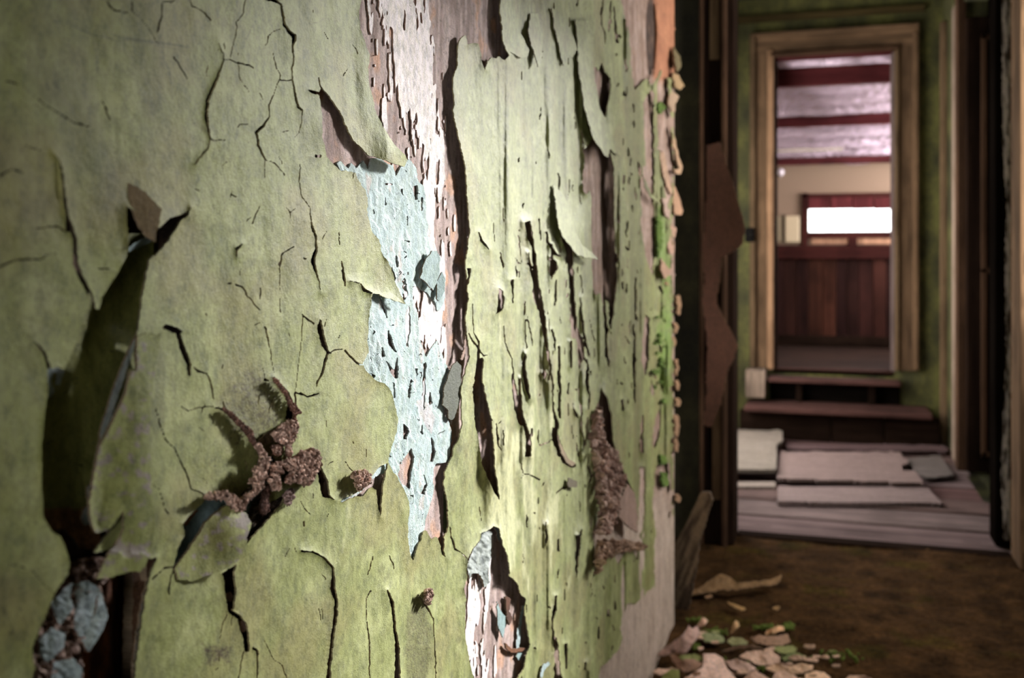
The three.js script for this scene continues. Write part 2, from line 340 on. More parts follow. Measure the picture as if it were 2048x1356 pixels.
HOLE(935, 1330, 990, 1275, 1050, 1255, 1090, 1235, 1118, 1205, 1100, 1260, 1060, 1290, 1020, 1356, 960, 1440, 900, 1500, 890, 1470, 938, 1400);
// --- the long pocket on the left
crop(0, 446);
HOLE(755, 90, 860, 75, 895, 110, 885, 160, 868, 250, 850, 330, 820, 520, 805, 640, 798, 850, 760, 850, 750, 900, 730, 1000, 690, 1090, 620, 1220, 580, 1300, 545, 1480, 520, 1640, 530, 1740, 560, 1812, 640, 1788, 718, 1690, 735, 1640, 722, 1700, 620, 1840, 550, 1930, 640, 1910, 700, 1925, 735, 1965, 770, 1935, 850, 1935, 880, 1960, 924, 1950, 890, 2030, 870, 2090, 850, 2200, 820, 2400, 798, 2550, 780, 2760, 160, 2760, 205, 2600, 185, 2490, 240, 2360, 290, 2240, 330, 2150, 400, 2050, 410, 1985, 380, 1890, 350, 1830, 300, 1800, 255, 1720, 242, 1500, 245, 1290, 262, 1100, 282, 1000, 280, 855, 345, 845, 372, 865, 410, 785, 455, 680, 488, 560, 505, 525, 525, 488, 545, 440, 565, 500, 578, 505, 598, 430, 640, 365, 700, 275, 745, 190);
K(-20, 262, 10, 100, 215, 9, 240, 210, 8, 300, 175, 5, 340, 180, 3); K(210, 30, 6, 330, 20, 9, 380, 45, 9);
K(400, -20, 22, 440, 100, 22, 440, 230, 24, 475, 320, 24, 520, 400, 26, 545, 490, 18);
K(200, 690, 7, 260, 760, 15, 290, 860, 18);
HOLE(942, 612, 965, 588, 1000, 595, 1068, 632, 1040, 655, 1030, 650, 985, 632);
K(1038, 640, 20, 1055, 700, 25, 1080, 770, 27, 1105, 830, 24, 1105, 892, 18);
K(1130, 840, 6, 1160, 865, 13, 1210, 880, 7, 1235, 950, 9, 1248, 1030, 5); K(1055, 1070, 3, 1100, 1100, 5, 1150, 1080, 5, 1255, 1070, 4);
K(1330, 350, 10, 1355, 355, 11); K(1375, 355, 8, 1420, 380, 8, 1450, 430, 8, 1520, 512, 6); K(1385, 200, 5, 1387, 150, 15, 1420, 120, 5);
K(1525, 380, 7, 1520, 445, 4); K(1720, 140, 6, 1650, 180, 6, 1638, 240, 6, 1633, 400, 4, 1640, 530, 4); K(1550, 600, 6, 1560, 660, 9, 1578, 740, 5, 1600, 880, 4);
K(1770, 530, 5, 1765, 660, 4, 1745, 830, 4, 1725, 980, 4); K(1725, 985, 9, 1728, 1065, 9); K(1725, 990, 6, 1760, 1000, 9, 1800, 1018, 6, 1840, 1010, 5, 1865, 995, 4);
K(1305, 1045, 9, 1315, 1090, 11); K(1255, 1080, 6, 1310, 1090, 14, 1360, 1130, 26, 1430, 1200, 30, 1480, 1270, 26, 1505, 1320, 16);
K(1980, 50, 5, 1985, 130, 5); K(1995, 220, 4, 2010, 330, 13, 2020, 370, 4); K(1200, 525, 6, 1215, 545, 6); K(1480, 600, 4, 1520, 580, 3); K(545, 265, 4, 600, 268, 8, 645, 265, 4);
K(1545, 915, 14, 1575, 925, 10); K(1600, 900, 6, 1640, 950, 16, 1680, 1000, 22, 1700, 1060, 26, 1700, 1110, 40, 1690, 1150, 36);
K(905, 1070, 4, 940, 1190, 5, 970, 1270, 6, 1015, 1310, 5, 1050, 1385, 6, 1095, 1475, 9, 1120, 1555, 6, 1170, 1570, 7, 1210, 1605, 12);
K(1818, -10, 10, 1845, 80, 11, 1852, 145, 14, 1830, 215, 23, 1848, 290, 13, 1868, 340, 6, 1875, 410, 4);
// --- the mud-filled tear and the curled tongue below it
crop(0, 892);
HOLE(1185, 285, 1300, 268, 1400, 296, 1450, 240, 1490, 180, 1500, 100, 1515, 62, 1600, 58, 1612, 90, 1590, 130, 1575, 250, 1545, 345, 1610, 315, 1690, 262, 1640, 350, 1540, 462, 1440, 578, 1447, 520, 1472, 450, 1440, 392, 1380, 365, 1320, 347, 1250, 398, 1200, 450, 1150, 530, 1105, 600, 1060, 660, 1018, 715, 998, 800, 990, 890, 980, 840, 1012, 700, 1040, 600, 1078, 520, 1070, 452, 1110, 400, 1190, 330);
HOLE(1298, 745, 1382, 690, 1372, 740, 1385, 850, 1368, 950, 1345, 985, 1328, 960, 1318, 880, 1310, 800);
K(1350, 975, 22, 1400, 1000, 18, 1425, 1060, 40, 1440, 1120, 30, 1442, 1190, 26, 1440, 1210, 6); K(1328, 980, 7, 1300, 1050, 6, 1283, 1125, 4);
K(1425, 1200, 6, 1395, 1350, 5, 1390, 1440, 4); K(1475, 1180, 18, 1505, 1195, 12, 1503, 1356, 5, 1503, 1440, 4);
K(1010, 705, 8, 960, 715, 9, 885, 780, 8);
K(1720, 590, 4, 1735, 625, 6); K(1760, 612, 11, 1830, 620, 8, 1890, 650, 9, 1945, 710, 11, 1948, 770, 16, 1945, 830, 26, 1965, 900, 17, 1965, 990, 19, 1945, 1100, 18, 1930, 1250, 18, 1920, 1360, 24, 1915, 1560, 26);
K(890, 220, 4, 935, 260, 5, 955, 330, 4, 960, 370, 5, 990, 400, 7); K(1540, 1130, 4, 1600, 1250, 5, 1650, 1280, 5, 1675, 1356, 6, 1680, 1500, 5); K(1755, 320, 4, 1780, 370, 5, 1815, 400, 4);
K(1778, 440, 12, 1780, 470, 10); K(50, 690, 5, 150, 715, 8); K(180, 715, 6, 240, 790, 6, 320, 870, 4);
// --- lower middle
crop(600, 892);
K(105, 115, 20, 135, 200, 42, 150, 280, 38, 180, 300, 11, 205, 318, 5);
HOLE(235, 325, 250, 303, 300, 288, 345, 268, 400, 200, 460, 128, 512, 95, 497, 180, 482, 260, 477, 350, 472, 422, 455, 350, 445, 258, 420, 240, 360, 297, 330, 292, 250, 330);
K(512, 840, 8, 540, 920, 24, 548, 1000, 18, 555, 1080, 18, 570, 1180, 28, 570, 1360, 34, 570, 1600, 34); K(415, 840, 7, 388, 890, 4, 388, 1000, 4, 405, 1120, 8, 405, 1230, 7, 408, 1360, 6, 408, 1600, 6);
K(520, 640, 6, 545, 690, 9, 552, 725, 5); K(428, 640, 5, 395, 755, 6); K(690, 870, 6, 730, 920, 18, 755, 960, 12, 780, 1010, 7, 785, 1110, 6, 790, 1200, 8, 795, 1360, 8, 795, 1500, 8);
K(880, 470, 7, 885, 530, 9, 905, 600, 11, 935, 615, 7, 975, 660, 6); K(110, 945, 4, 125, 1030, 4); K(128, 950, 3, 135, 1020, 3);
K(1440, 460, 7, 1440, 550, 17, 1435, 580, 5); K(1515, 540, 11, 1510, 615, 15); K(1650, 485, 9, 1630, 560, 18, 1620, 660, 20, 1615, 770, 6); K(1500, 875, 11, 1490, 960, 24, 1475, 1030, 11, 1480, 1100, 12, 1500, 1160, 22, 1505, 1300, 32, 1520, 1360, 32, 1530, 1600, 30);
K(1295, 100, 5, 1305, 160, 6, 1320, 165, 7, 1355, 170, 6, 1400, 200, 9); K(1050, 350, 5, 1060, 440, 4); K(260, 90, 3, 310, 150, 5);
HOLE(980, 660, 1010, 600, 1050, 550, 1060, 512, 1100, 492, 1130, 468, 1166, 480, 1172, 520, 1192, 590, 1216, 650, 1226, 762, 1270, 800, 1290, 870, 1320, 890, 1315, 980, 1326, 1060, 1346, 1160, 1330, 1200, 1310, 1300, 1270, 1360, 1230, 1600, 1040, 1600, 1020, 1360, 1000, 1290, 985, 1220, 966, 1130, 966, 1000, 971, 880, 958, 830, 976, 780, 978, 700);
// --- the big bare strip
crop(600, 0);
HOLE(363, -240, 360, 0, 345, 60, 352, 160, 370, 210, 388, 265, 408, 320, 400, 400, 405, 480, 420, 560, 440, 640, 470, 710, 510, 780, 555, 850, 610, 905, 633, 935, 610, 977, 560, 957, 510, 940, 450, 924, 400, 907, 360, 860, 312, 822, 285, 770, 262, 720, 240, 660, 205, 605, 165, 557, 122, 505, 108, 548, 118, 590, 128, 650, 132, 700, 128, 760, 140, 840, 150, 880, 158, 915, 200, 965, 240, 1000, 300, 1000, 328, 1010, 345, 1060, 380, 1110, 395, 1160, 395, 1250, 410, 1320, 420, 1356, 430, 1364, 465, 1404, 480, 1484, 520, 1534, 540, 1594, 555, 1644, 580, 1704, 617, 1780, 560, 1758, 505, 1743, 465, 1718, 425, 1716, 412, 1800, 400, 1904, 398, 2004, 402, 2064, 368, 2124, 385, 2164, 440, 2224, 500, 2244, 525, 2274, 540, 2304, 560, 2384, 575, 2454, 565, 2524, 535, 2615, 515, 2700, 530, 2737, 560, 2777, 600, 2847, 625, 2897, 635, 2937, 640, 3007, 632, 3077, 632, 3167, 645, 3247, 660, 3282, 690, 3197, 725, 3107, 737, 3100, 770, 3152, 800, 3137, 815, 3177, 832, 3240, 860, 3264, 842, 3220, 846, 3137, 870, 3077, 866, 3007, 860, 2937, 845, 2857, 838, 2817, 850, 2757, 890, 2667, 905, 2607, 930, 2574, 950, 2484, 945, 2414, 945, 2264, 960, 2194, 985, 2104, 995, 2080, 975, 1944, 970, 1864, 985, 1744, 975, 1634, 968, 1524, 985, 1424, 995, 1356, 975, 1100, 965, 960, 935, 820, 915, 740, 895, 650, 905, 590, 895, 520, 905, 420, 920, 380, 925, 280, 935, 235, 960, 205, 972, 215, 978, 262, 990, 255, 1020, 250, 1045, 255, 1058, 320, 1065, 380, 1085, 410, 1095, 360, 1120, 335, 1145, 342, 1160, 328, 1178, 345, 1200, 352, 1222, 326, 1205, 290, 1190, 250, 1180, 150, 1170, 60, 1172, 0, 1172, -240);
crop(600, 446);
K(225, 60, 5, 235, 120, 4); K(160, 45, 3, 130, 95, 3); K(245, 220, 4, 262, 330, 11, 265, 372, 4); K(10, 530, 8, 45, 568, 10, 85, 592, 8); K(118, 560, 5, 118, 600, 26, 126, 660, 28, 140, 710, 25, 165, 757, 16, 185, 765, 8); K(162, 760, 12, 150, 800, 13, 135, 870, 13, 102, 925, 10, 95, 960, 4); K(170, 766, 4, 200, 745, 7, 250, 735, 6); K(262, 740, 10, 300, 785, 12, 345, 825, 9, 372, 832, 5); K(0, 988, 8, 40, 1015, 6, 110, 995, 4);
K(290, 340, 5, 350, 350, 5, 375, 390, 15, 422, 414, 10); K(15, 540, 4, 10, 640, 4); K(160, 1150, 3, 150, 1195, 4); K(508, 1160, 5, 512, 1180, 4); K(385, 1320, 5, 390, 1370, 4); K(20, 205, 10, 40, 212, 6);
// --- slits right of the strip
HOLE(978, 262, 1003, 262, 985, 360, 978, 366); HOLE(1228, 330, 1253, 325, 1246, 400, 1252, 470, 1244, 470);
K(1005, 470, 5, 1012, 560, 8, 1015, 640, 6, 1045, 700, 13, 1045, 800, 17, 1030, 900, 19, 1013, 990, 9, 1025, 1100, 5); K(940, 560, 7, 955, 630, 13, 945, 690, 7);
K(1335, 170, 10, 1350, 280, 16, 1390, 390, 32, 1420, 560, 34, 1440, 700, 22, 1465, 850, 14, 1478, 960, 11, 1480, 1080, 11, 1500, 1180, 28, 1495, 1300, 14, 1520, 1370, 18);
K(1325, 530, 6, 1350, 640, 9, 1360, 720, 5); K(1285, 900, 8, 1285, 1010, 17, 1300, 1130, 19, 1335, 1250, 32, 1335, 1370, 40);
K(1470, 120, 11, 1475, 200, 15, 1475, 300, 11); K(1500, 330, 8, 1492, 400, 11, 1490, 490, 8); K(1535, -40, 20, 1540, 80, 18, 1560, 130, 7); K(1398, -30, 10, 1410, 100, 11);
K(1470, 620, 11, 1490, 680, 15, 1492, 750, 8); K(1515, 720, 15, 1515, 850, 17, 1512, 960, 11); K(1515, 1010, 13, 1515, 1110, 13); K(1640, 430, 9, 1650, 560, 15, 1670, 700, 17, 1690, 780, 10); K(1640, 700, 7, 1655, 780, 17, 1685, 830, 10);
K(1190, 1210, 9, 1190, 1300, 9); K(1150, 1210, 5, 1165, 1270, 7); K(1570, 1050, 6, 1570, 1130, 9); K(1600, 430, 5, 1580, 560, 9, 1590, 600, 5); K(1560, 330, 9, 1555, 380, 7); K(1850, 180, 11, 1860, 230, 18);
K(1910, 350, 9, 1910, 410, 14); K(1780, 460, 13, 1790, 600, 18, 1790, 760, 16, 1810, 820, 12); K(1880, 1030, 18, 1890, 1100, 18); K(1950, 590, 11, 1950, 660, 14); K(1280, 20, 5, 1282, 120, 8, 1295, 230, 5);
crop(600, 446);
K(1045, 50, 7, 1060, 100, 17, 1105, 155, 9); K(1130, -10, 6, 1135, 80, 6, 1140, 110, 4); K(1170, 170, 9, 1185, 240, 13, 1190, 260, 5); K(1255, 200, 5, 1280, 240, 7, 1300, 235, 4); K(1325, 230, 8, 1360, 260, 14);
K(1330, -10, 36, 1345, 80, 36, 1365, 150, 18, 1375, 260, 28, 1380, 400, 42, 1390, 470, 32, 1395, 510, 8);
HOLE(1163, 378, 1186, 395, 1190, 415, 1198, 430, 1195, 490, 1182, 510, 1145, 532, 1152, 515, 1155, 450);
K(1315, 455, 9, 1312, 540, 12); K(1318, 560, 9, 1318, 640, 13, 1325, 740, 7); K(1190, 600, 4, 1195, 690, 7, 1215, 740, 9, 1240, 800, 7, 1250, 900, 11); K(1320, 760, 10, 1310, 850, 26, 1320, 930, 28, 1345, 1030, 14);
K(1240, 880, 16, 1255, 980, 26, 1270, 1080, 38, 1305, 1180, 40);
HOLE(1048, 800, 1062, 782, 1076, 790, 1066, 900, 1085, 1000, 1120, 1150, 1140, 1356, 1140, 1416, 1160, 1546, 1166, 1622, 1140, 1580, 1100, 1500, 1060, 1400, 1050, 1300, 1020, 1150, 1018, 1000, 1030, 900);
K(985, 640, 7, 1010, 690, 11, 1075, 775, 8, 1100, 770, 5); K(1520, 870, 11, 1520, 980, 18, 1515, 1110, 14, 1515, 1130, 5); K(1570, 930, 7, 1565, 1000, 14);
HOLE(1408, 882, 1432, 848, 1446, 880, 1436, 915, 1442, 940, 1425, 900); K(1585, 690, 16, 1585, 840, 14); K(1440, 50, 16, 1450, 110, 16, 1490, 180, 18, 1530, 200, 12); K(1525, 60, 20, 1575, 150, 44, 1580, 250, 30, 1590, 400, 24, 1605, 560, 28, 1615, 640, 24);
HOLE(1460, 192, 1506, 230, 1506, 270, 1482, 308, 1466, 342, 1458, 280);
// --- the right end, from larger crops
crop(980, 0, 4.843);
HOLE(985, 652, 1030, 652, 1050, 690, 1085, 602, 1110, 682, 1165, 760, 1160, 900, 1140, 1030, 1118, 1150, 1095, 1115, 1062, 1035, 1040, 900, 1012, 780);
HOLE(1268, -300, 1270, 0, 1300, 120, 1325, 232, 1345, 300, 1358, 500, 1375, 700, 1402, 885, 1440, 830, 1488, 790, 1530, 758, 1562, 832, 1600, 790, 1680, 640, 1720, 760, 1780, 760, 1820, 720, 1900, 700, 1900, -300);
HOLE(1488, 1000, 1520, 920, 1560, 868, 1590, 900, 1592, 1300, 1592, 1600, 1590, 1900, 1592, 2000, 1590, 2400, 1575, 2700, 1560, 2640, 1510, 2500, 1480, 2300, 1450, 2110, 1480, 2080, 1455, 1900, 1455, 1740, 1480, 1690, 1505, 1600, 1490, 1300);
HOLE(1622, 800, 1690, 660, 1725, 800, 1740, 1000, 1760, 1200, 1770, 1500, 1765, 1900, 1720, 2000, 1690, 1830, 1660, 1700, 1625, 1300);
HOLE(870, 1200, 900, 1300, 920, 1450, 955, 1400, 985, 1340, 1040, 1380, 1110, 1470, 1160, 1440, 1195, 1600, 1200, 1750, 1205, 2000, 1210, 2300, 1215, 2460, 1240, 2660, 1215, 2860, 1195, 3060, 1170, 3210, 1150, 3130, 1155, 2940, 1118, 2900, 1100, 3100, 1092, 2940, 1070, 2830, 1030, 2870, 1003, 2800, 985, 2620, 985, 2400, 980, 2200, 985, 1900, 965, 1850, 935, 1890, 905, 1850, 895, 1690, 920, 1580, 905, 1480);
K(1075, 60, 14, 1080, 230, 16, 1110, 330, 14, 1120, 450, 10); K(1165, 0, 16, 1170, 230, 14); K(1200, 60, 16, 1220, 300, 26, 1235, 420, 26); K(1255, 330, 24, 1265, 370, 24); K(1310, 570, 14, 1325, 700, 22); K(1240, 800, 22, 1230, 850, 10); K(1295, 880, 20, 1300, 930, 20); K(1390, 1000, 18, 1395, 1100, 22);
crop(980, 270, 4.843);
K(1340, 120, 16, 1345, 210, 20); K(1430, 260, 16, 1450, 330, 34, 1455, 400, 16); K(1300, 390, 22, 1298, 480, 22); K(1365, 360, 20, 1370, 400, 16); K(1250, 770, 20, 1255, 850, 24); K(1335, 830, 20, 1325, 940, 22); K(1380, 680, 18, 1390, 750, 14); K(1310, 1080, 20, 1340, 1120, 20); K(765, 430, 12, 765, 580, 12); K(660, 360, 14, 670, 450, 22, 672, 550, 12); K(130, 700, 12, 130, 850, 12);
crop(980, 540, 4.843);
K(1410, 70, 18, 1410, 200, 24, 1405, 490, 14); K(1410, 600, 12, 1400, 700, 24, 1395, 900, 30, 1400, 1050, 24, 1400, 1290, 20); HOLE(1500, 430, 1520, 440, 1550, 470, 1545, 800, 1525, 950, 1505, 1050, 1490, 960, 1468, 880, 1475, 700);
K(1300, 830, 12, 1315, 920, 16); K(945, 860, 11, 940, 1000, 26, 945, 1120, 38, 965, 1200, 18, 955, 1356, 20); K(960, 480, 7, 985, 580, 12, 1015, 680, 12, 1000, 720, 8); K(875, 40, 16, 890, 120, 12, 895, 230, 8); K(680, 450, 12, 690, 520, 8);
K(515, 500, 18, 515, 560, 14); K(565, 400, 7, 575, 600, 9); K(600, 860, 8, 610, 780, 10); K(675, 970, 9, 675, 1100, 20, 680, 1356, 20, 680, 1440, 20); K(765, 1080, 9, 755, 1210, 18); K(860, 1250, 12, 890, 1356, 22); K(795, 1260, 9, 820, 1356, 12, 850, 1440, 14); K(545, 640, 7, 550, 740, 7); K(1010, 760, 14, 1010, 850, 12); K(1145, 870, 14, 1155, 935, 22);
HOLE(770, -10, 815, -10, 820, 380, 838, 560, 900, 660, 915, 740, 918, 800, 895, 880, 862, 970, 850, 880, 850, 760, 830, 660, 800, 672, 785, 620, 780, 400); K(783, 690, 18, 785, 950, 18); K(1280, 120, 24, 1290, 200, 16); K(1640, 730, 24, 1660, 800, 20); K(1560, 1060, 14, 1580, 1220, 24); K(1640, 160, 40, 1680, 220, 30); K(1310, 640, 12, 1350, 720, 14); K(1260, 1090, 18, 1290, 1110, 12);
crop(980, 810, 4.843);
K(60, 180, 14, 70, 300, 17, 80, 400, 15, 115, 445, 7); K(25, 140, 9, 45, 180, 9); K(105, 150, 7, 75, 185, 9); K(300, 560, 7, 320, 660, 11, 370, 665, 11, 430, 700, 11, 485, 730, 17); K(325, 670, 9, 300, 730, 9); K(410, 220, 22, 410, 300, 22); K(475, 230, 11, 465, 330, 15, 480, 400, 11, 560, 360, 15, 600, 330, 11);
HOLE(605, 210, 640, 250, 700, 400, 760, 520, 832, 570, 830, 602, 780, 600, 700, 570, 660, 450, 620, 400, 600, 320); K(885, 0, 17, 890, 240, 17, 930, 400, 11); K(945, 100, 13, 945, 300, 11); K(840, 480, 40, 880, 480, 20); K(810, 30, 16, 840, 110, 30);
K(1480, 100, 22, 1470, 300, 32, 1480, 470, 32); K(1480, 600, 54, 1475, 800, 60, 1470, 1000, 60, 1460, 1180, 44, 1440, 1290, 14); K(545, 1130, 13, 548, 1280, 20); K(880, 1220, 13, 870, 1330, 24); K(950, 590, 20, 990, 680, 24, 950, 760, 14); K(640, 860, 16, 690, 810, 18, 760, 800, 12); K(745, 870, 18, 750, 885, 14); K(420, 1040, 12, 440, 1060, 14);
HOLE(1030, 30, 1080, -160, 1140, -60, 1180, 100, 1190, 330, 1212, 430, 1262, 560, 1330, 720, 1400, 850, 1430, 1100, 1430, 1240, 1480, 1320, 1480, 1356, 1440, 1400, 1440, 1520, 1380, 1400, 1300, 1440, 1240, 1560, 1200, 1420, 1120, 1500, 1060, 1560, 1000, 1660, 1020, 1500, 1010, 1356, 1000, 1250, 1040, 1100, 1080, 980, 1020, 880, 1040, 700, 1000, 500, 980, 380, 1010, 200, 1005, 80);
crop(980, 1076, 4.843);
K(850, -30, 32, 855, 80, 34, 850, 150, 34, 835, 300, 22, 835, 380, 9); K(665, 30, 18, 670, 130, 28); K(640, 560, 18, 630, 680, 32, 615, 780, 15, 605, 850, 11, 610, 960, 18, 640, 1060, 32, 650, 1200, 60, 650, 1300, 60, 650, 1500, 60); K(1150, 680, 16, 1150, 760, 42); K(1410, 660, 18, 1410, 740, 18); K(1455, 250, 22, 1455, 400, 26, 1465, 510, 11); K(1210, 600, 16, 1215, 700, 16); K(1050, 860, 18, 1050, 980, 22); K(925, 1200, 28, 925, 1280, 24); K(430, 1080, 40, 440, 1060, 30); K(735, 1020, 30, 740, 1280, 24); K(700, 860, 10, 700, 930, 10); K(1180, 830, 12, 1200, 900, 14);
HOLE(1050, 1356, 1070, 1250, 1160, 1180, 1250, 1080, 1290, 960, 1262, 880, 1290, 720, 1310, 745, 1320, 640, 1400, 640, 1500, 560, 1520, 520, 1592, 480, 1600, 300, 1590, 100, 1610, -50, 1570, -340, 1605, -700, 1640, -720, 1745, -720, 1760, -400, 1775, -100, 1900, 0, 1900, 1700, 1000, 1700);
HOLE(1570, -900, 1600, -1150, 1650, -1290, 1655, -1100, 1640, -1000, 1600, -860);
for (let i = 0; i < 170; i++) {             // the many small slits of the right half
  const x = 1030 + 305 * Math.pow(rnd(), 0.9), y = rr(-70, 1400), l = rr(5, 30), w = rr(1.4, 4.2), t = rr(-2.5, 2.5);
  cracks.push([[x, y, w * 0.4], [x + t, y + l * 0.5, w], [x + t * rr(0.5, 2), y + l, w * 0.35]]);
}
for (let i = 0; i < 46; i++) { const x = rr(380, 730), y = rr(0, 1340), l = rr(5, 26), t = rr(-8, 8); cracks.push([[x, y, 0.9], [x + t, y + l * 0.5, 1.6], [x + t * 1.4, y + l, 0.9]]); }

const warp = (px, py) => { const a = 2.0; return [px + a * (fbm(px * 0.11, py * 0.11, 101, 3) - 0.5) * 2, py + a * (fbm(px * 0.11, py * 0.11, 105, 3) - 0.5) * 2]; };
const greenF = field(FX0, FY0, FX1 - FX0, FY1 - FY0, (g) => {
  g.fillStyle = '#fff'; g.fillRect(FX0, FY0, 1347 - FX0, FY1 - FY0 + 9);
  for (let y = FY0; y < FY1; y += 13) { g.fillStyle = '#000'; g.beginPath(); g.arc(1350 + rr(-3, 4), y, rr(3, 10), 0, 6.3); g.fill(); }
  for (const h of holes) fillPoly(g, h, '#000');
  for (const c of cracks) stroke(g, c, '#000', 1.9, c[0][0] < 760 ? 1.25 : 1);
});
const greenFar = field(FX0, FY0, FX1 - FX0, FY1 - FY0, (g) => { g.fillStyle = '#fff'; g.fillRect(FX0, FY0, FX1, FY1 + 99); for (const h of holes) fillPoly(g, h, '#000'); for (const c of cracks) if (c.some((p) => p[2] > 5)) stroke(g, c, '#000', 2); });
// marks rubbed and grown on the paint: dirt with its own outline
const marks = field(FX0, FY0, FX1 - FX0, FY1 - FY0, (g) => {
  g.fillStyle = '#000'; g.fillRect(FX0, FY0, 2000, 2000);
  crop(0, 0);
  const S = (...n) => stroke(g, P3(...n), 'rgba(255,255,255,0.55)', 1.2);
  S(300, 120, 6, 420, 150, 9, 550, 205, 14, 620, 215, 10, 660, 232, 14); S(340, 110, 4, 560, 180, 5, 760, 225, 8, 880, 243, 16, 1105, 275, 6); S(690, 225, 8, 830, 240, 6); S(900, 262, 4, 1040, 290, 4);
  S(540, 230, 4, 575, 380, 6, 560, 480, 5); S(270, 480, 18, 285, 530, 20); S(320, 475, 20, 335, 515, 24); S(705, 920, 4, 790, 1050, 4, 890, 1240, 3); S(1540, 40, 3, 1470, 165, 8, 1410, 300, 3); S(120, 495, 7, 200, 560, 8); S(1383, 0, 14, 1384, 50, 10); S(1385, 770, 8, 1383, 820, 8); S(730, 780, 6, 820, 805, 5); S(310, 965, 16, 325, 970, 16); S(140, 1130, 12, 170, 1145, 14); S(1395, 1290, 10, 1410, 1300, 10); S(1640, 810, 6, 1650, 815, 6); S(1805, 140, 4, 1860, 130, 4, 1910, 100, 3); S(1920, 380, 14, 1935, 400, 16); S(820, 398, 14, 830, 400, 8); S(940, 290, 5, 990, 420, 6, 1010, 580, 5);
  crop(0, 892); S(20, 930, 20, 40, 1000, 14); S(110, 955, 20, 130, 965, 16); S(200, 440, 12, 220, 460, 12); S(60, 1080, 50, 80, 1100, 40);
});
const blob = (px, py, x, y, rx, ry) => { const a = (px - x) / rx, b = (py - y) / ry; return Math.exp(-a * a - b * b); };
const lifts = [[790, 310, 46, 60, 0.013], [760, 230, 34, 60, 0.004], [802, 600, 22, 22, 0.005], [922, 250, 26, 230, 0.002], [930, 560, 26, 210, 0.003], [925, 860, 22, 120, 0.003], [1003, 60, 16, 90, 0.004], [1180, 190, 18, 110, 0.012], [1215, 260, 14, 60, 0.014], [1245, 450, 12, 190, 0.016], [292, 830, 70, 330, 0.006], [285, 1010, 50, 90, 0.003], [470, 1060, 50, 70, 0.009], [945, 1110, 20, 60, 0.003], [1020, 1140, 16, 90, 0.006], [1310, 120, 10, 60, 0.01], [1150, 470, 20, 50, 0.010], [1095, 720, 20, 60, 0.006], [975, 900, 16, 90, 0.007], [280, 440, 40, 34, 0.004], [1010, 900, 10, 70, 0.008], [640, 250, 30, 60, 0.004], [545, 830, 60, 70, 0.003]];
function greenH(px, py) {
  const P = onWall(px, py, 0), s = -P[2], y = P[1], right = step(880, 1060, px);
  let h = 0.007 + right * 0.004;
  h += 0.0065 * (fbm(s * 9, y * 6, 201, 3) - 0.5) * (1 - right * 0.4);
  h += right * 0.013 * (fbm(s * 15, y * 2.4, 207, 3) - 0.5) + right * 0.0018 * (fbm(s * 60, y * 7, 209, 2) - 0.5) * step(1330, 1180, px);
  h += 0.0009 * (fbm(s * 70, y * 60, 211, 3) - 0.5) + (1 - right) * 0.0022 * (fbm(s * 34, y * 16, 213, 2) - 0.5);
  const d = greenFar.d(px, py), amp = 0.0028 * (0.15 + 1.4 * Math.max(0, fbm(s * 14, y * 12, 217, 2) - 0.3));
  h += amp * Math.exp(-d / 9) * (1 + right * 1.4);
  h += step(1130, 1200, px) * 0.035 * (fbm(s * 3.1, y * 0.8, 221, 2) - 0.5);
  for (const [x, yy, rx, ry, a] of lifts) if (Math.abs(px - x) < rx * 3 && Math.abs(py - yy) < ry * 3) h += a * blob(px, py, x, yy, rx, ry);
  return h;
}
const GREEN = lin(150, 156, 96), OCHRE = lin(150, 145, 92), PALE = lin(182, 186, 130), MOSS = lin(120, 158, 56), DIRT = lin(70, 60, 40);
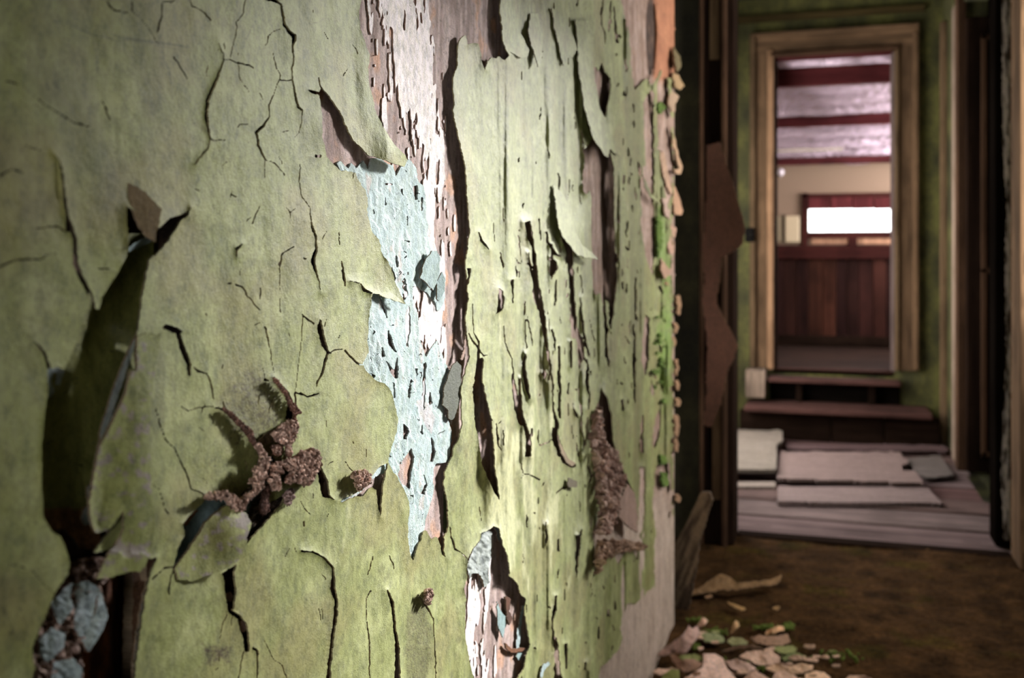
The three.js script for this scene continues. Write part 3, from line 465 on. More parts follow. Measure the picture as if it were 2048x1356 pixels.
function greenCol(px, py, P) {
  const s = -P[2], y = P[1], a = fbm(s * 11, y * 13, 301, 4), b = fbm(s * 26, y * 34, 303, 4), c = fbm(s * 70, y * 90, 305, 3), st = fbm(s * 18, y * 5, 307, 4);
  let k = mix3(GREEN, PALE, step(0.5, 0.75, b) * 0.55);
  k = mix3(k, OCHRE, step(0.46, 0.72, a) * 0.75);
  k = mix3(k, DIRT, step(0.56, 0.86, c) * 0.22 + step(0.6, 0.78, st) * 0.2);
  k = mul3(k, 0.9 + 0.2 * (fbm(s * 160, y * 190, 309, 2) - 0.2));
  // mould grown round the tear: hairy grains, thick in places
  const grain = vnoise(s * 420, y * 700, 311), grain2 = vnoise(s * 900, y * 1100, 313), edge = fbm(px * 0.05, py * 0.05, 315, 3) - 0.5;
  const m1 = step(0.28, 0.62, blob(px, py, 505, 820, 66, 92) + edge * 0.5), m2 = step(0.3, 0.6, blob(px, py, 838, 1290, 30, 100) + edge * 0.4), m3 = step(0.4, 0.7, blob(px, py, 432, 1308, 36, 28) + edge * 0.9), m4 = step(0.4, 0.8, blob(px, py, 452, 950, 56, 70) + edge * 0.5);
  k = mix3(k, lin(84, 76, 46), m1 * (0.34 + 0.5 * step(0.5, 0.75, grain)) + m2 * (0.45 + 0.35 * step(0.45, 0.7, grain2)) + m4 * 0.35 * step(0.5, 0.75, grain));
  k = mix3(k, lin(78, 64, 44), m3 * (0.4 + 0.5 * step(0.4, 0.6, grain)));
  k = mix3(k, lin(204, 204, 158), 0.75 * step(0.62, 0.74, 0.4 * blob(px, py, 1045, 985, 90, 210) + 0.9 * fbm(s * 22, y * 12, 325, 5) - 0.08));  // paler green blob: brightness of the lit bulge painted into the coat
  if (px < 330) k = mix3(k, DIRT, 0.3 * step(0.5, 0.8, fbm(s * 30, y * 26, 317, 4)));
  // green growth on the damp end of the wall
  const mo = step(0.42, 0.62, blob(px, py, 1330, 690, 26, 190) * 0.8 + blob(px, py, 1325, 470, 14, 60) + blob(px, py, 1320, 215, 12, 20) + edge * 0.6);
  k = mix3(k, MOSS, mo * (0.35 + 0.5 * fbm(px * 0.2, py * 0.2, 319, 2)));
  k = mix3(k, lin(96, 92, 50), 0.5 * step(0.45, 0.6, fbm(s * 7, y * 1.8, 321, 3)) * step(1120, 1230, px));  // darker olive columns: shade between the undulations put into the colour
  const mk = marks.f(px, py) * step(0.3, 0.6, vnoise(px * 0.35, py * 0.35, 323) + 0.1);
  return mix3(k, lin(48, 44, 34), clamp(mk, 0, 0.8));
}
const wallMat = (rough = 0.72, bump = 0.0006) => new THREE.MeshStandardMaterial({ vertexColors: true, roughness: rough, map: scaled(speckTex, 4), bumpMap: scaled(bumpTex, 9), bumpScale: bump });
const paintMat = wallMat(0.62, 0.0005), chalkMat = wallMat(0.85, 0.0009), plasterMat = wallMat(0.95, 0.002);
const wall = struct(group('wall_left', [-WALL, 0, 0]));
const onto = (o) => { o.position.set(WALL, 0, 0); return o; };       // the sheets are measured in the place, the group stands at the wall's face
const FOCUS = [[FX0, 330, FY0, FY1, 3], [330, 1010, FY0, FY1, 1.9], [1010, FX1, FY0, FY1, 2.4]];
{
  // masonry core and bare plaster behind the coats
  onto(mesh('masonry_core', box(-WALL - 0.2, -WALL - 0.05, -0.02, TOP, -Z1, 2, 'y', 0), std(lin(74, 56, 46), 0.95, { map: mottleTex }), wall));
  crop(0, 892);
  const rust = P2(560, 660, 720, 640, 880, 650, 900, 760, 800, 1356, 800, 1600, 300, 1600, 470, 1200, 600, 1080, 620, 940, 580, 820), gap = P2(712, 690, 775, 640, 772, 760, 775, 1000, 778, 1200, 770, 1600, 640, 1600, 662, 1250, 665, 1100, 672, 950, 690, 800);
  const gapF = field(FX0, 1000, 420, 440, (g) => { g.fillStyle = '#000'; g.fillRect(-100, 900, 600, 900); fillPoly(g, gap, '#fff'); }), rustF = field(FX0, 1000, 420, 440, (g) => { g.fillStyle = '#000'; g.fillRect(-100, 900, 600, 900); fillPoly(g, rust, '#fff'); });
  const inGap = (x, y) => x < 330 && y > 1000 ? gapF.f(x, y) : 0, inRust = (x, y) => x < 330 && y > 1000 ? rustF.f(x, y) : 0;
  const h = (px, py) => { const P = onWall(px, py), s = -P[2], y = P[1]; return -0.013 - 0.016 * blob(px, py, 190, 760, 90, 330) - 0.022 * inGap(px, py) - 0.002 * step(300, 250, px) * step(1080, 1130, py) + 0.004 * (fbm(s * 60, y * 50, 401, 4) - 0.5); };
  const col = (px, py, P) => {
    const s = -P[2], y = P[1], n = fbm(s * 50, y * 40, 403, 4);
    let k = mix3(lin(66, 50, 42), lin(110, 86, 72), step(0.35, 0.75, n));
    k = mix3(k, mix3(lin(92, 52, 30), lin(176, 104, 52), step(0.4, 0.72, fbm(s * 90, y * 14, 405, 4))), inRust(px, py));
    return k;
  };
  onto(mesh('bare_plaster', sheet({ bands: [[FX0, 1348, FY0, FY1, 5]], f: () => 1, h, col, thick: 0 }), plasterMat, wall));
}
// --- green coat at the bottom of the pocket, its shade put into the colour
{
  crop(0, 446);
  const out = P2(755, 60, 900, 60, 900, 300, 860, 700, 800, 1000, 700, 1300, 600, 1700, 575, 1920, 470, 1900, 380, 1790, 240, 1800, 200, 1500, 200, 1200, 260, 950, 400, 700, 500, 430, 700, 200);
  const [a, b, c, d] = bbox(out), F2 = field(a, c, b - a, d - c, (g) => { g.fillStyle = '#000'; g.fillRect(a - 9, c - 9, 999, 1999); fillPoly(g, out, '#fff'); for (let i = 0; i < 34; i++) { const x = rr(80, 290), y = rr(500, 1050); stroke(g, [[x, y, 0.5], [x + rr(4, 10), y - rr(4, 16), 2.2], [x + rr(12, 24), y - rr(4, 26), 0.5]], '#000', 1); } });
  const hh = (px, py) => { const P = onWall(px, py), s = -P[2], y = P[1]; return -0.009 + 0.006 * (fbm(s * 20, y * 16, 411, 3) - 0.5) + 0.002 * (fbm(s * 90, y * 70, 413, 3) - 0.5); };
  const cc = (px, py, P) => mix3(mix3(lin(118, 120, 62), lin(142, 144, 82), fbm(-P[2] * 40, P[1] * 40, 415, 4)), mix3(lin(110, 78, 52), lin(150, 110, 74), vnoise(px * 0.2, py * 0.2, 419)), step(1010, 1024, py + 18 * (fbm(px * 0.06, py * 0.06, 417, 3) - 0.5)));
  onto(mesh('pocket_shade_coat', sheet({ bands: [[a, b, c, d, 3]], f: (x, y) => F2.f(...warp(x, y)), h: hh, col: cc, thick: 0.002, edge: lin(40, 40, 30) }), paintMat, wall)).userData.label = 'green coat at the bottom of the pocket, darkened for shade';
}
// --- pink wash over the strip and all of the right half
const pinkF = (px, py) => (px > 628 + 0.02 * py && px < 1349 ? 1 : 0);
const pinkH = (px, py) => { const P = onWall(px, py), s = -P[2], y = P[1]; return 0.0012 * (fbm(s * 80, y * 20, 421, 4) - 0.5) + 0.003 * (fbm(s * 9, y * 5, 423, 3) - 0.5) * step(1000, 1100, px) - 0.03 * step(1262, 1300, px) * blob(px, py, 1300, 70, 10, 90) - 0.012 * blob(px, py, 1215, 400, 9, 260) - 0.004 * blob(px, py, 950, 900, 60, 300); };
{
  const col = (px, py, P) => {
    const s = -P[2], y = P[1], st = fbm(s * 120, y * 16, 425, 4), fine = fbm(s * 400, y * 60, 427, 3), warm = fbm(s * 30, y * 24, 429, 4);
    let k = mix3(lin(150, 126, 120), lin(196, 174, 170), step(0.3, 0.7, st));
    k = mix3(k, lin(206, 158, 128), step(0.6, 0.74, warm) * 0.8);
    k = mul3(k, 0.86 + 0.28 * fine);
    if (vnoise(s * 500, y * 240, 431) > 0.9) k = mul3(k, 0.6);
    const far = step(980, 1120, px);
    k = mix3(k, mix3(lin(150, 122, 104), lin(186, 160, 146), step(0.35, 0.7, st)), far * 0.8);
    const brick = step(1300, 1312, px) * step(176, 150, py + 20 * (fbm(px * 0.1, py * 0.1, 433, 2) - 0.5));
    k = mix3(k, mix3(lin(150, 92, 64), lin(204, 142, 104), fbm(px * 0.12, py * 0.03, 435, 3)), brick);
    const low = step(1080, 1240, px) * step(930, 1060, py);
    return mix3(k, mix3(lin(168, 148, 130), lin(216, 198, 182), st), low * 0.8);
  };
  onto(mesh('pink_wash', sheet({ bands: [[600, 1010, FY0, FY1, 2.4], [1010, 1353, FY0, FY1, 3]], f: (x, y) => pinkF(x + 3 * (fbm(x * 0.1, y * 0.1, 437, 3) - 0.5), y), h: pinkH, col, thick: 0.004, edge: lin(120, 96, 80) }), chalkMat, wall)).userData.label = 'brownish pink wash with a vertical grain';
}
// --- flaking white coat on the pink strip
{
  const guide = (px, py) => {
    const run = mix(790, 905, clamp(py / 900, 0, 1)), dx = (px - run) / 62;
    let v = 0.30 - 0.3 * dx * dx;
    v += 0.5 * blob(px, py, 815, 130, 42, 90) + 0.42 * blob(px, py, 845, 225, 36, 90) + 0.3 * blob(px, py, 870, 450, 26, 120) + 0.32 * blob(px, py, 868, 600, 26, 60) + 0.25 * blob(px, py, 800, 0, 50, 40) - 0.45 * blob(px, py, 800, 235, 40, 50) - 0.3 * blob(px, py, 895, 60, 40, 60) - 0.4 * blob(px, py, 790, 300, 40, 40) - 0.25 * blob(px, py, 910, 640, 18, 100);
    return v + 0.42 * blob(px, py, 955, 1230, 42, 150);
  };
  const f = (px, py) => {
    if (px < 640 || px > 1035 || (py > 850 && px < 915)) return 0;
    const P = onWall(px, py), s = -P[2], y = P[1], n = fbm(s * 46, y * 17, 441, 5), e = fbm(s * 200, y * 90, 443, 3);
    const lim = step(930, 905, px - (py > 980 ? 110 : 0)) ;
    return 0.5 + 2.2 * (n + 0.30 * (e - 0.5) + 0.55 * (fbm(s * 120, y * 30, 449, 3) - 0.5) - 0.68 + 0.6 * guide(px, py)) * (lim || 0.001) - (1 - lim) * 0.5;
  };
  onto(mesh('white_coat', sheet({ bands: [[640, 1040, FY0, FY1, 1.9]], f, h: (x, y) => pinkH(x, y) + 0.0016 + 0.0012 * (fbm(x * 0.2, y * 0.06, 445, 2) - 0.3), col: (x, y, P) => mul3(lin(252, 242, 243), 0.92 + 0.14 * fbm(-P[2] * 90, P[1] * 60, 447, 3)), thick: 0.0016, edge: lin(170, 140, 126) }), chalkMat, wall)).userData.label = 'flaking white coat over the pink wash';
}
// --- pale blue coat, crazed into curled scales
function scales(px, py, sx, sy, seed) {                      // nearest and second nearest cell of a jittered lattice stretched downwards
  const u = px / sx, v = py / sy, iu = Math.floor(u), iv = Math.floor(v); let d1 = 9, d2 = 9, c = 0, ox = 0, oy = 0;
  for (let j = -1; j < 2; j++) for (let i = -1; i < 2; i++) { const a = iu + i + hash(iu + i, iv + j, seed), b = iv + j + hash(iu + i, iv + j, seed + 1), d = Math.hypot(a - u, b - v); if (d < d1) { d2 = d1; d1 = d; c = hash(iu + i, iv + j, seed + 2); ox = u - a; oy = v - b; } else if (d < d2) d2 = d; }
  return [d2 - d1, c, ox, oy];
}
{
  crop(600, 0);
  const A = P2(215, 955, 235, 940, 280, 985, 300, 950, 330, 985, 375, 938, 400, 992, 420, 928, 470, 930, 510, 952, 545, 967, 560, 1032, 585, 980, 640, 928, 682, 990, 690, 1060, 722, 1090, 738, 1150, 735, 1250, 750, 1310, 745, 1370, 762, 1450, 768, 1510, 800, 1528, 822, 1565, 822, 1655, 850, 1695, 848, 1755, 820, 1818, 800, 1818, 795, 1765, 760, 1740, 745, 1710, 710, 1700, 690, 1672, 665, 1675, 655, 1722, 690, 1840, 695, 1920, 705, 2000, 740, 2090, 770, 2024, 800, 1992, 822, 2044, 850, 2124, 875, 2164, 885, 2196, 920, 2174, 890, 2300, 845, 2324, 838, 2424, 865, 2454, 885, 2514, 890, 2554, 880, 2614, 868, 2700, 800, 2712, 780, 2740, 785, 2850, 770, 2930, 735, 3030, 725, 3110, 690, 3200, 660, 3285, 630, 3260, 610, 3080, 612, 2960, 560, 2850, 500, 2760, 440, 2790, 300, 2930, 200, 2960, 200, 2900, 480, 2640, 540, 2500, 520, 2320, 360, 2250, 340, 2110, 380, 1900, 380, 1720, 560, 1640, 440, 1440, 370, 1250, 280, 1030, 272, 1068);
  const pinkHoles = [P2(570, 2782, 600, 2694, 650, 2618, 668, 2672, 650, 2762, 642, 2862, 600, 2832), P2(660, 1090, 690, 1080, 690, 1165, 672, 1168), P2(735, 2100, 742, 2140, 728, 2170), P2(672, 2150, 690, 2150, 684, 2210), P2(640, 2250, 655, 2250, 640, 2340, 628, 2320), P2(585, 1110, 600, 1100, 602, 1150), P2(622, 1590, 636, 1590, 632, 1620)];
  crop(600, 0);
  const flakeCracks = [];
  const B = (...n) => flakeCracks.push(P3(...n));
  B(495, 1075, 12, 540, 1080, 10); B(500, 1140, 4, 500, 1200, 8); B(430, 1225, 6, 432, 1255, 10); B(715, 1150, 10, 715, 1235, 12); B(630, 1260, 6, 630, 1320, 6); B(560, 1494, 12, 570, 1560, 16); B(530, 1560, 8, 545, 1620, 26, 560, 1630, 8); B(605, 1640, 10, 620, 1720, 30, 600, 1760, 12); B(720, 1500, 8, 740, 1560, 28, 720, 1640, 10);
  B(470, 1730, 10, 490, 1800, 22, 510, 1860, 8); B(635, 1790, 8, 632, 1900, 34, 628, 2030, 10); B(515, 1930, 10, 530, 2010, 26, 565, 2060, 8); B(480, 2030, 10, 490, 2090, 22); B(505, 2110, 8, 540, 2170, 22, 560, 2200, 30, 570, 2090, 6); B(728, 2120, 10, 725, 2280, 20, 722, 2400, 10); B(550, 2240, 8, 552, 2330, 12); B(760, 2290, 6, 765, 2350, 24, 755, 2370, 8); B(715, 2480, 8, 715, 2540, 14); B(770, 2560, 10, 780, 2640, 26, 770, 2700, 16); B(740, 2830, 10, 715, 2890, 24); B(585, 2700, 8, 585, 2745, 8); B(800, 2540, 6, 850, 2520, 5); B(725, 2770, 6, 740, 2830, 6); B(415, 2200, 5, 440, 2240, 8); B(720, 1910, 6, 715, 1970, 8);
  const [a, b, c, d] = bbox(A), F3 = field(a, c, b - a, d - c, (g) => { g.fillStyle = '#000'; g.fillRect(a - 9, c - 9, 999, 1999); fillPoly(g, A, '#fff'); for (const q of pinkHoles) fillPoly(g, q, '#000'); for (const q of flakeCracks) stroke(g, q, '#000', 1.6); });
  const cell = (px, py) => scales(px + 6 * fbm(px * 0.06, py * 0.06, 451, 2), py, 13, 24, 453);
  const f = (px, py) => {
    const v = F3.f(...warp(px, py)); if (v < 0.5) return v;
    const [g, q, ox, oy] = cell(px, py), lower = step(430, 620, py);
    return g < 0.10 && q > 0.86 - 0.2 * lower && ox > 0 ? 0.4 : v;
  };
  const h = (px, py) => { const [g, q, ox, oy] = cell(px, py), k = scales(px, py, 22, 34, 461); return 0.003 + 0.0013 * q * clamp(ox * 1.4, -0.4, 0.7) - 0.0008 * (q - 0.4) * oy + 0.0008 * k[1] * k[2] + 0.006 * blob(px, py, 862, 545, 14, 26) + 0.005 * blob(px, py, 880, 580, 8, 20) + 0.003 * blob(px, py, 770, 690, 24, 50); };
  const lav = P2(680, 2344, 720, 2330, 760, 2380, 790, 2440, 770, 2540, 740, 2500, 700, 2420);
  const lavF = field(a, c, b - a, d - c, (g) => { g.fillStyle = '#000'; g.fillRect(a - 9, c - 9, 999, 1999); fillPoly(g, lav, '#fff'); });
  const col = (px, py, P) => {
    const s = -P[2], y = P[1], n = fbm(s * 60, y * 50, 463, 4), q = cell(px, py)[1];
    let k = mix3(lin(172, 195, 198), lin(202, 216, 215), n); k = mul3(k, 0.9 + 0.16 * q);
    if (vnoise(s * 300, y * 300, 465) > 0.93) k = mul3(k, 0.8);
    k = mix3(k, lin(206, 200, 202), lavF.f(px, py) * 0.8);
    return mix3(k, lin(214, 180, 170), step(0.7, 0.8, fbm(s * 70, y * 40, 467, 3)) * 0.4);
  };
  onto(mesh('blue_coat', sheet({ bands: [[a, b, c, d, 1.7]], f, h, col, thick: 0.0022, edge: (x, y) => lin(150, 160, 158) }), chalkMat, wall)).userData.label = 'pale blue crazed coat in curled scales';
}
// --- loose pieces: each a part with its own outline, lift and colour
function piece(name, pts, { h, col, s = 2, thick = 0.0016, edge = lin(120, 104, 84), mat = paintMat, parent = wall, place = onWall, facing = 'wall', uv = uvWall, jag = 1, cracks: cut = [], label } = {}) {
  const [a, b, c, d] = bbox(pts, 5), Fp = field(a, c, b - a, d - c, (g) => { g.fillStyle = '#000'; g.fillRect(a - 9, c - 9, 2999, 2999); fillPoly(g, pts, '#fff'); for (const q of cut) stroke(g, q, '#000', 1.2); }, 2);
  const geo = sheet({ bands: [[a, b, c, d, s]], f: (x, y) => { const w = warp(x, y); return Fp.f(mix(x, w[0], jag), mix(y, w[1], jag)); }, h: (x, y) => h(x, y, clamp((x - a) / (b - a), 0, 1), clamp((y - c) / (d - c), 0, 1)), col, place, thick, edge, facing, uv });
  const o = mesh(name, geo, mat, parent);
  if (parent === wall) onto(o);
  if (label) o.userData.label = label;
  return o;
}
const flat = (c, v = 0.25, fu = 40, fv = 30, seed = 501) => (x, y, P) => mul3(c, 1 - v / 2 + v * fbm(-P[2] * fu + P[0] * fu, P[1] * fv + P[0] * 9, seed, 4));
const BLUE = lin(150, 176, 178), BRN = lin(104, 80, 64);
{
  crop(0, 446);   // blue scraps in and beside the pocket
  piece('blue_scrap', P2(278, 850, 350, 842, 376, 862, 348, 960, 286, 1030), { h: () => -0.009, col: flat(lin(168, 182, 188), 0.3), mat: chalkMat, cracks: [P3(320, 880, 26, 310, 960, 16)] });
  piece('blue_scrap', P2(748, 150, 780, 118, 862, 74, 884, 110, 800, 150, 752, 170), { h: () => -0.006, col: flat(lin(160, 180, 184), 0.3), mat: chalkMat });
  const pl = P2(805, 640, 812, 660, 762, 800, 712, 950, 662, 1100, 622, 1230, 596, 1290, 580, 1300, 586, 1230, 630, 1080, 676, 940, 728, 800);
  piece('blue_scrap', pl, { h: (x, y, u, v) => -0.004 + 0.004 * u, col: flat(lin(176, 186, 184), 0.4), mat: chalkMat });
  piece('blue_scrap', P2(490, 1680, 530, 1640, 555, 1680, 540, 1760, 500, 1770, 478, 1730), { h: () => -0.006, col: flat(lin(158, 172, 176), 0.4), mat: chalkMat });
  piece('blue_scrap', P2(512, 1540, 545, 1520, 540, 1600, 515, 1610), { h: () => -0.006, col: flat(lin(150, 170, 176), 0.4), mat: chalkMat });
  // folded brown tongue above the pocket
  piece('curled_paint_tongue', P2(745, -240, 795, -215, 860, -170, 905, -125, 945, -80, 938, -45, 920, 40, 905, 112, 880, 90, 855, 70, 820, 20, 785, -60, 758, -150), { h: (x, y, u, v) => 0.008 + 0.012 * u + 0.004 * v, col: flat(lin(126, 108, 78), 0.3), thick: 0.002, label: 'brown underside of a curled tongue of paint' });
  crop(0, 892);   // rotten plaster with blue scabs at the foot of the pocket
  const lump = (x, y) => 0.008 * fbm(x * 0.09, y * 0.09, 511, 4);
  piece('crumbling_plaster', P2(405, 690, 470, 660, 560, 646, 640, 650, 705, 635, 722, 680, 650, 770, 590, 815, 625, 950, 610, 1060, 520, 1205, 470, 1180, 492, 1300, 480, 1600, 140, 1600, 190, 1360, 200, 1180, 260, 1000, 330, 860, 400, 760), { h: (x, y) => -0.009 + lump(x, y) * 2, col: (x, y, P) => mix3(lin(104, 78, 64), lin(216, 190, 182), step(0.36, 0.68, fbm(x * 0.11, y * 0.1, 513, 4))), mat: plasterMat, thick: 0.01, edge: lin(60, 44, 36), label: 'crumbling pinkish plaster at the foot of the pocket' });
  const scab = (pts, lift, cut = []) => piece('blue_scab', pts, { h: (x, y, u, v) => 0.001 + lift * (u - 0.3) + 0.003 * fbm(x * 0.1, y * 0.1, 517, 3), col: (x, y, P) => mix3(lin(140, 158, 164), lin(184, 196, 200), fbm(x * 0.12, y * 0.12, 519, 4)), mat: chalkMat, thick: 0.004, edge: lin(120, 92, 80), cracks: cut });
  scab(P2(430, 805, 520, 788, 582, 830, 603, 900, 632, 992, 600, 1080, 522, 1208, 470, 1130, 430, 1060, 440, 900), 0.008, [P3(570, 870, 6, 556, 960, 10, 540, 1010, 6), P3(500, 860, 10, 540, 850, 8)]);
  scab(P2(300, 920, 350, 860, 425, 795, 410, 880, 432, 950, 350, 1045, 320, 990), 0.006); scab(P2(230, 1130, 300, 1060, 385, 1100, 372, 1180, 280, 1265, 228, 1230), 0.006); scab(P2(310, 1262, 430, 1240, 482, 1300, 472, 1440, 300, 1440), 0.006);
  // lath seen in the gap and the rusty strip beyond it
  piece('lath', P2(776, 640, 850, 650, 868, 700, 850, 880, 822, 1080, 800, 1250, 780, 1600, 758, 1600, 770, 1200, 778, 900), { h: (x, y, u) => -0.012 + 0.008 * u, col: flat(lin(104, 74, 52), 0.8, 120, 10), mat: plasterMat, thick: 0.008, label: 'brown lath edge beside the dark gap' });
  piece('torn_edge', P2(690, 640, 770, 622, 850, 640, 925, 652, 905, 705, 880, 740, 868, 800, 852, 760, 858, 700, 800, 690, 762, 668, 735, 690), { h: () => 0.006, col: flat(lin(88, 62, 46), 0.8), mat: plasterMat, thick: 0.006 });
  piece('blue_scrap', P2(905, 690, 880, 760, 850, 900, 818, 1100, 800, 1250, 785, 1600, 768, 1600, 780, 1260, 806, 1060, 838, 880, 870, 760), { h: () => 0.004, col: flat(lin(122, 126, 128), 0.5), mat: chalkMat });
  // blue coat seen through the tear
  piece('blue_scrap', P2(1035, 470, 1110, 390, 1200, 320, 1300, 300, 1420, 320, 1460, 250, 1515, 60, 1612, 60, 1590, 200, 1540, 300, 1440, 400, 1330, 360, 1240, 440, 1160, 560, 1040, 760, 1000, 900, 970, 900, 1010, 700, 1050, 560), { h: () => -0.006, col: flat(lin(140, 168, 172), 0.35, 50, 40), mat: chalkMat, thick: 0.003, label: 'blue coat showing in the mud-filled tear' });
  piece('brown_paint_back', P2(1072, 448, 1140, 378, 1165, 370, 1130, 410, 1085, 470), { h: () => 0, col: flat(lin(150, 110, 84), 0.4), mat: chalkMat });
  piece('split_wood', P2(1500, 330, 1560, 250, 1540, 360, 1610, 315, 1690, 262, 1660, 330, 1600, 410, 1540, 470, 1430, 590, 1450, 500), { h: (x, y, u) => -0.004 + 0.006 * fbm(x * 0.3 + y * 0.3, (x - y) * 0.04, 521, 3), col: (x, y, P) => mix3(lin(60, 46, 38), lin(150, 132, 122), step(0.4, 0.66, fbm((x + y) * 0.35, (x - y) * 0.05, 523, 3))), mat: plasterMat, thick: 0.004, label: 'splintered grey lath in the tear' });
  piece('split_wood', P2(1300, 740, 1384, 690, 1374, 745, 1388, 850, 1370, 955, 1345, 990, 1325, 960, 1316, 880), { h: (x, y) => -0.006 + 0.005 * fbm(x * 0.3, y * 0.12, 525, 3), col: flat(lin(92, 66, 50), 0.9, 90, 30), mat: plasterMat, thick: 0.004 });
  piece('plaster_crumb', P2(1405, 1020, 1440, 1010, 1448, 1050, 1425, 1095, 1408, 1075), { h: () => 0.004, col: flat(lin(176, 146, 140), 0.4), mat: chalkMat, thick: 0.006 });
  piece('plaster_crumb', P2(1322, 860, 1350, 850, 1362, 880, 1350, 915, 1325, 900), { h: () => 0.002, col: flat(lin(160, 130, 118), 0.6), mat: chalkMat, thick: 0.006 });
  crop(600, 892);
  piece('blue_scrap', P2(230, 322, 258, 300, 300, 300, 260, 330), { h: () => 0.002, col: flat(BLUE, 0.3), mat: chalkMat }); piece('blue_scrap', P2(300, 310, 330, 262, 400, 205, 455, 120, 512, 92, 500, 180, 440, 190, 360, 280), { h: () => -0.001, col: flat(BLUE, 0.3), mat: chalkMat });
  // green sheet in the recess right of the blue point, its shade painted in
  piece('slack_paint_sheet', P2(728, 500, 758, 400, 788, 255, 845, 230, 872, 330, 884, 480, 850, 600, 836, 630, 815, 560, 790, 520, 770, 546), { h: (x, y, u) => -0.004 + 0.004 * u, col: flat(lin(92, 98, 62), 0.3), label: 'slack green sheet in the recess, darkened for shade' });
  // bottom strip: grey-blue cap, brown recess and hanging scraps
  piece('grey_blue_scale', P2(978, 690, 1012, 605, 1052, 552, 1062, 512, 1102, 494, 1124, 500, 1115, 640, 1100, 740, 1110, 800, 1080, 826, 1060, 760, 1040, 740, 1010, 745, 990, 780), { h: (x, y) => 0.004 + 0.003 * fbm(x * 0.2, y * 0.15, 531, 3), col: (x, y, P) => mix3(lin(110, 118, 116), lin(176, 184, 182), step(0.3, 0.62, fbm(x * 0.16, y * 0.12, 533, 4))), mat: chalkMat, thick: 0.003 });
  piece('brown_paint_back', P2(1128, 480, 1166, 482, 1190, 590, 1214, 660, 1195, 720, 1175, 880, 1150, 960, 1130, 860, 1112, 780, 1118, 600), { h: () => -0.004, col: flat(lin(120, 88, 70), 0.5, 90, 20), mat: plasterMat });
  piece('blue_scrap', P2(1150, 900, 1170, 960, 1200, 1000, 1195, 1080, 1185, 1120, 1160, 1060), { h: () => 0.006, col: flat(BLUE, 0.3), mat: chalkMat }); piece('blue_scrap', P2(1270, 1080, 1300, 930, 1318, 930, 1300, 1000, 1282, 1190, 1265, 1200), { h: () => 0.004, col: flat(lin(176, 196, 200), 0.3), mat: chalkMat }); piece('blue_scrap', P2(1270, 1205, 1300, 1215, 1280, 1260, 1262, 1230), { h: () => 0.004, col: flat(BLUE, 0.3), mat: chalkMat }); piece('blue_scrap', P2(1132, 474, 1164, 478, 1172, 545, 1160, 560, 1150, 500), { h: () => 0.003, col: flat(lin(150, 166, 172), 0.3), mat: chalkMat });
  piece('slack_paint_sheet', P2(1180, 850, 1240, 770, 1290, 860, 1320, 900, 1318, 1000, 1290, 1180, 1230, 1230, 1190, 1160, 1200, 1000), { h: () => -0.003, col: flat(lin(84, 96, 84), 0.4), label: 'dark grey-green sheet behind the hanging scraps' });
  piece('bark_scrap', P2(1200, 880, 1235, 890, 1222, 970, 1245, 1010, 1225, 1050, 1208, 1000), { h: () => 0.005, col: flat(lin(96, 58, 36), 0.7), mat: plasterMat, thick: 0.003 }); piece('bark_scrap', P2(1200, 1150, 1240, 1185, 1310, 1180, 1330, 1175, 1300, 1205, 1235, 1208, 1205, 1185), { h: () => 0.006, col: flat(lin(124, 78, 46), 0.6), mat: plasterMat, thick: 0.003 });
  piece('blue_scrap', P2(1400, 1345, 1420, 1275, 1450, 1262, 1462, 1275, 1430, 1310, 1415, 1356), { h: () => 0.016, col: flat(lin(170, 190, 192), 0.2), mat: chalkMat });
  crop(600, 446);
  piece('paint_flap', P2(892, 832, 920, 808, 945, 832, 940, 900, 944, 1000, 925, 1080, 892, 1152, 870, 1142, 866, 1092, 836, 1062, 846, 960, 870, 880), { h: (x, y, u) => 0.007 + 0.003 * u, col: flat(lin(70, 76, 56), 0.3), s: 1.6, label: 'grey-green flap over the blue coat, darkened for shade' });  // the shade this flap hangs in is part of its dark colour
  piece('brown_paint_back', P2(940, 800, 960, 720, 972, 610, 976, 660, 965, 760, 952, 806), { h: () => 0.010, col: flat(lin(170, 140, 126), 0.3), mat: chalkMat });
  piece('blue_scale', P2(706, 320, 722, 240, 770, 165, 800, 165, 822, 205, 818, 290, 800, 350, 775, 395, 745, 355), { h: (x, y, u) => 0.008 + 0.006 * u, col: flat(lin(166, 186, 186), 0.25), mat: chalkMat, s: 1.6, label: 'large lifted blue scale beside the white coat' });
  piece('blue_scale', P2(800, 350, 835, 280, 850, 340, 848, 400, 815, 458, 800, 440), { h: (x, y, u) => 0.008 + 0.005 * u, col: flat(lin(152, 174, 174), 0.25), mat: chalkMat, s: 1.6 });
  // tongues of green paint curling off the right half
  crop(980, 0, 4.843);
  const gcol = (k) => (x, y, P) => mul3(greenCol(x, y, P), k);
  piece('curled_paint_tongue', P2(830, 200, 1000, 200, 1005, 700, 1042, 900, 1065, 1050, 1130, 1180, 1195, 1340, 1235, 1430, 1275, 1525, 1200, 1480, 1165, 1440, 1140, 1530, 1090, 1470, 1010, 1360, 960, 1200, 912, 1030, 890, 850, 862, 690, 850, 450), { h: (x, y, u, v) => 0.016 + 0.014 * v * v + 0.006 * Math.sin(u * 3), col: gcol(1), s: 2, label: 'long curled tongue of green paint with a forked tip' });
  crop(980, 270, 4.843);
  piece('curled_paint_tongue', P2(610, 480, 700, 560, 780, 700, 800, 860, 850, 980, 900, 1070, 985, 1140, 1060, 1215, 990, 1190, 905, 1180, 830, 1150, 760, 1050, 700, 980, 660, 860, 640, 700), { h: (x, y, u, v) => 0.016 + 0.016 * v, col: gcol(1.02), s: 2, label: 'curled tongue of green paint pointing down right' });
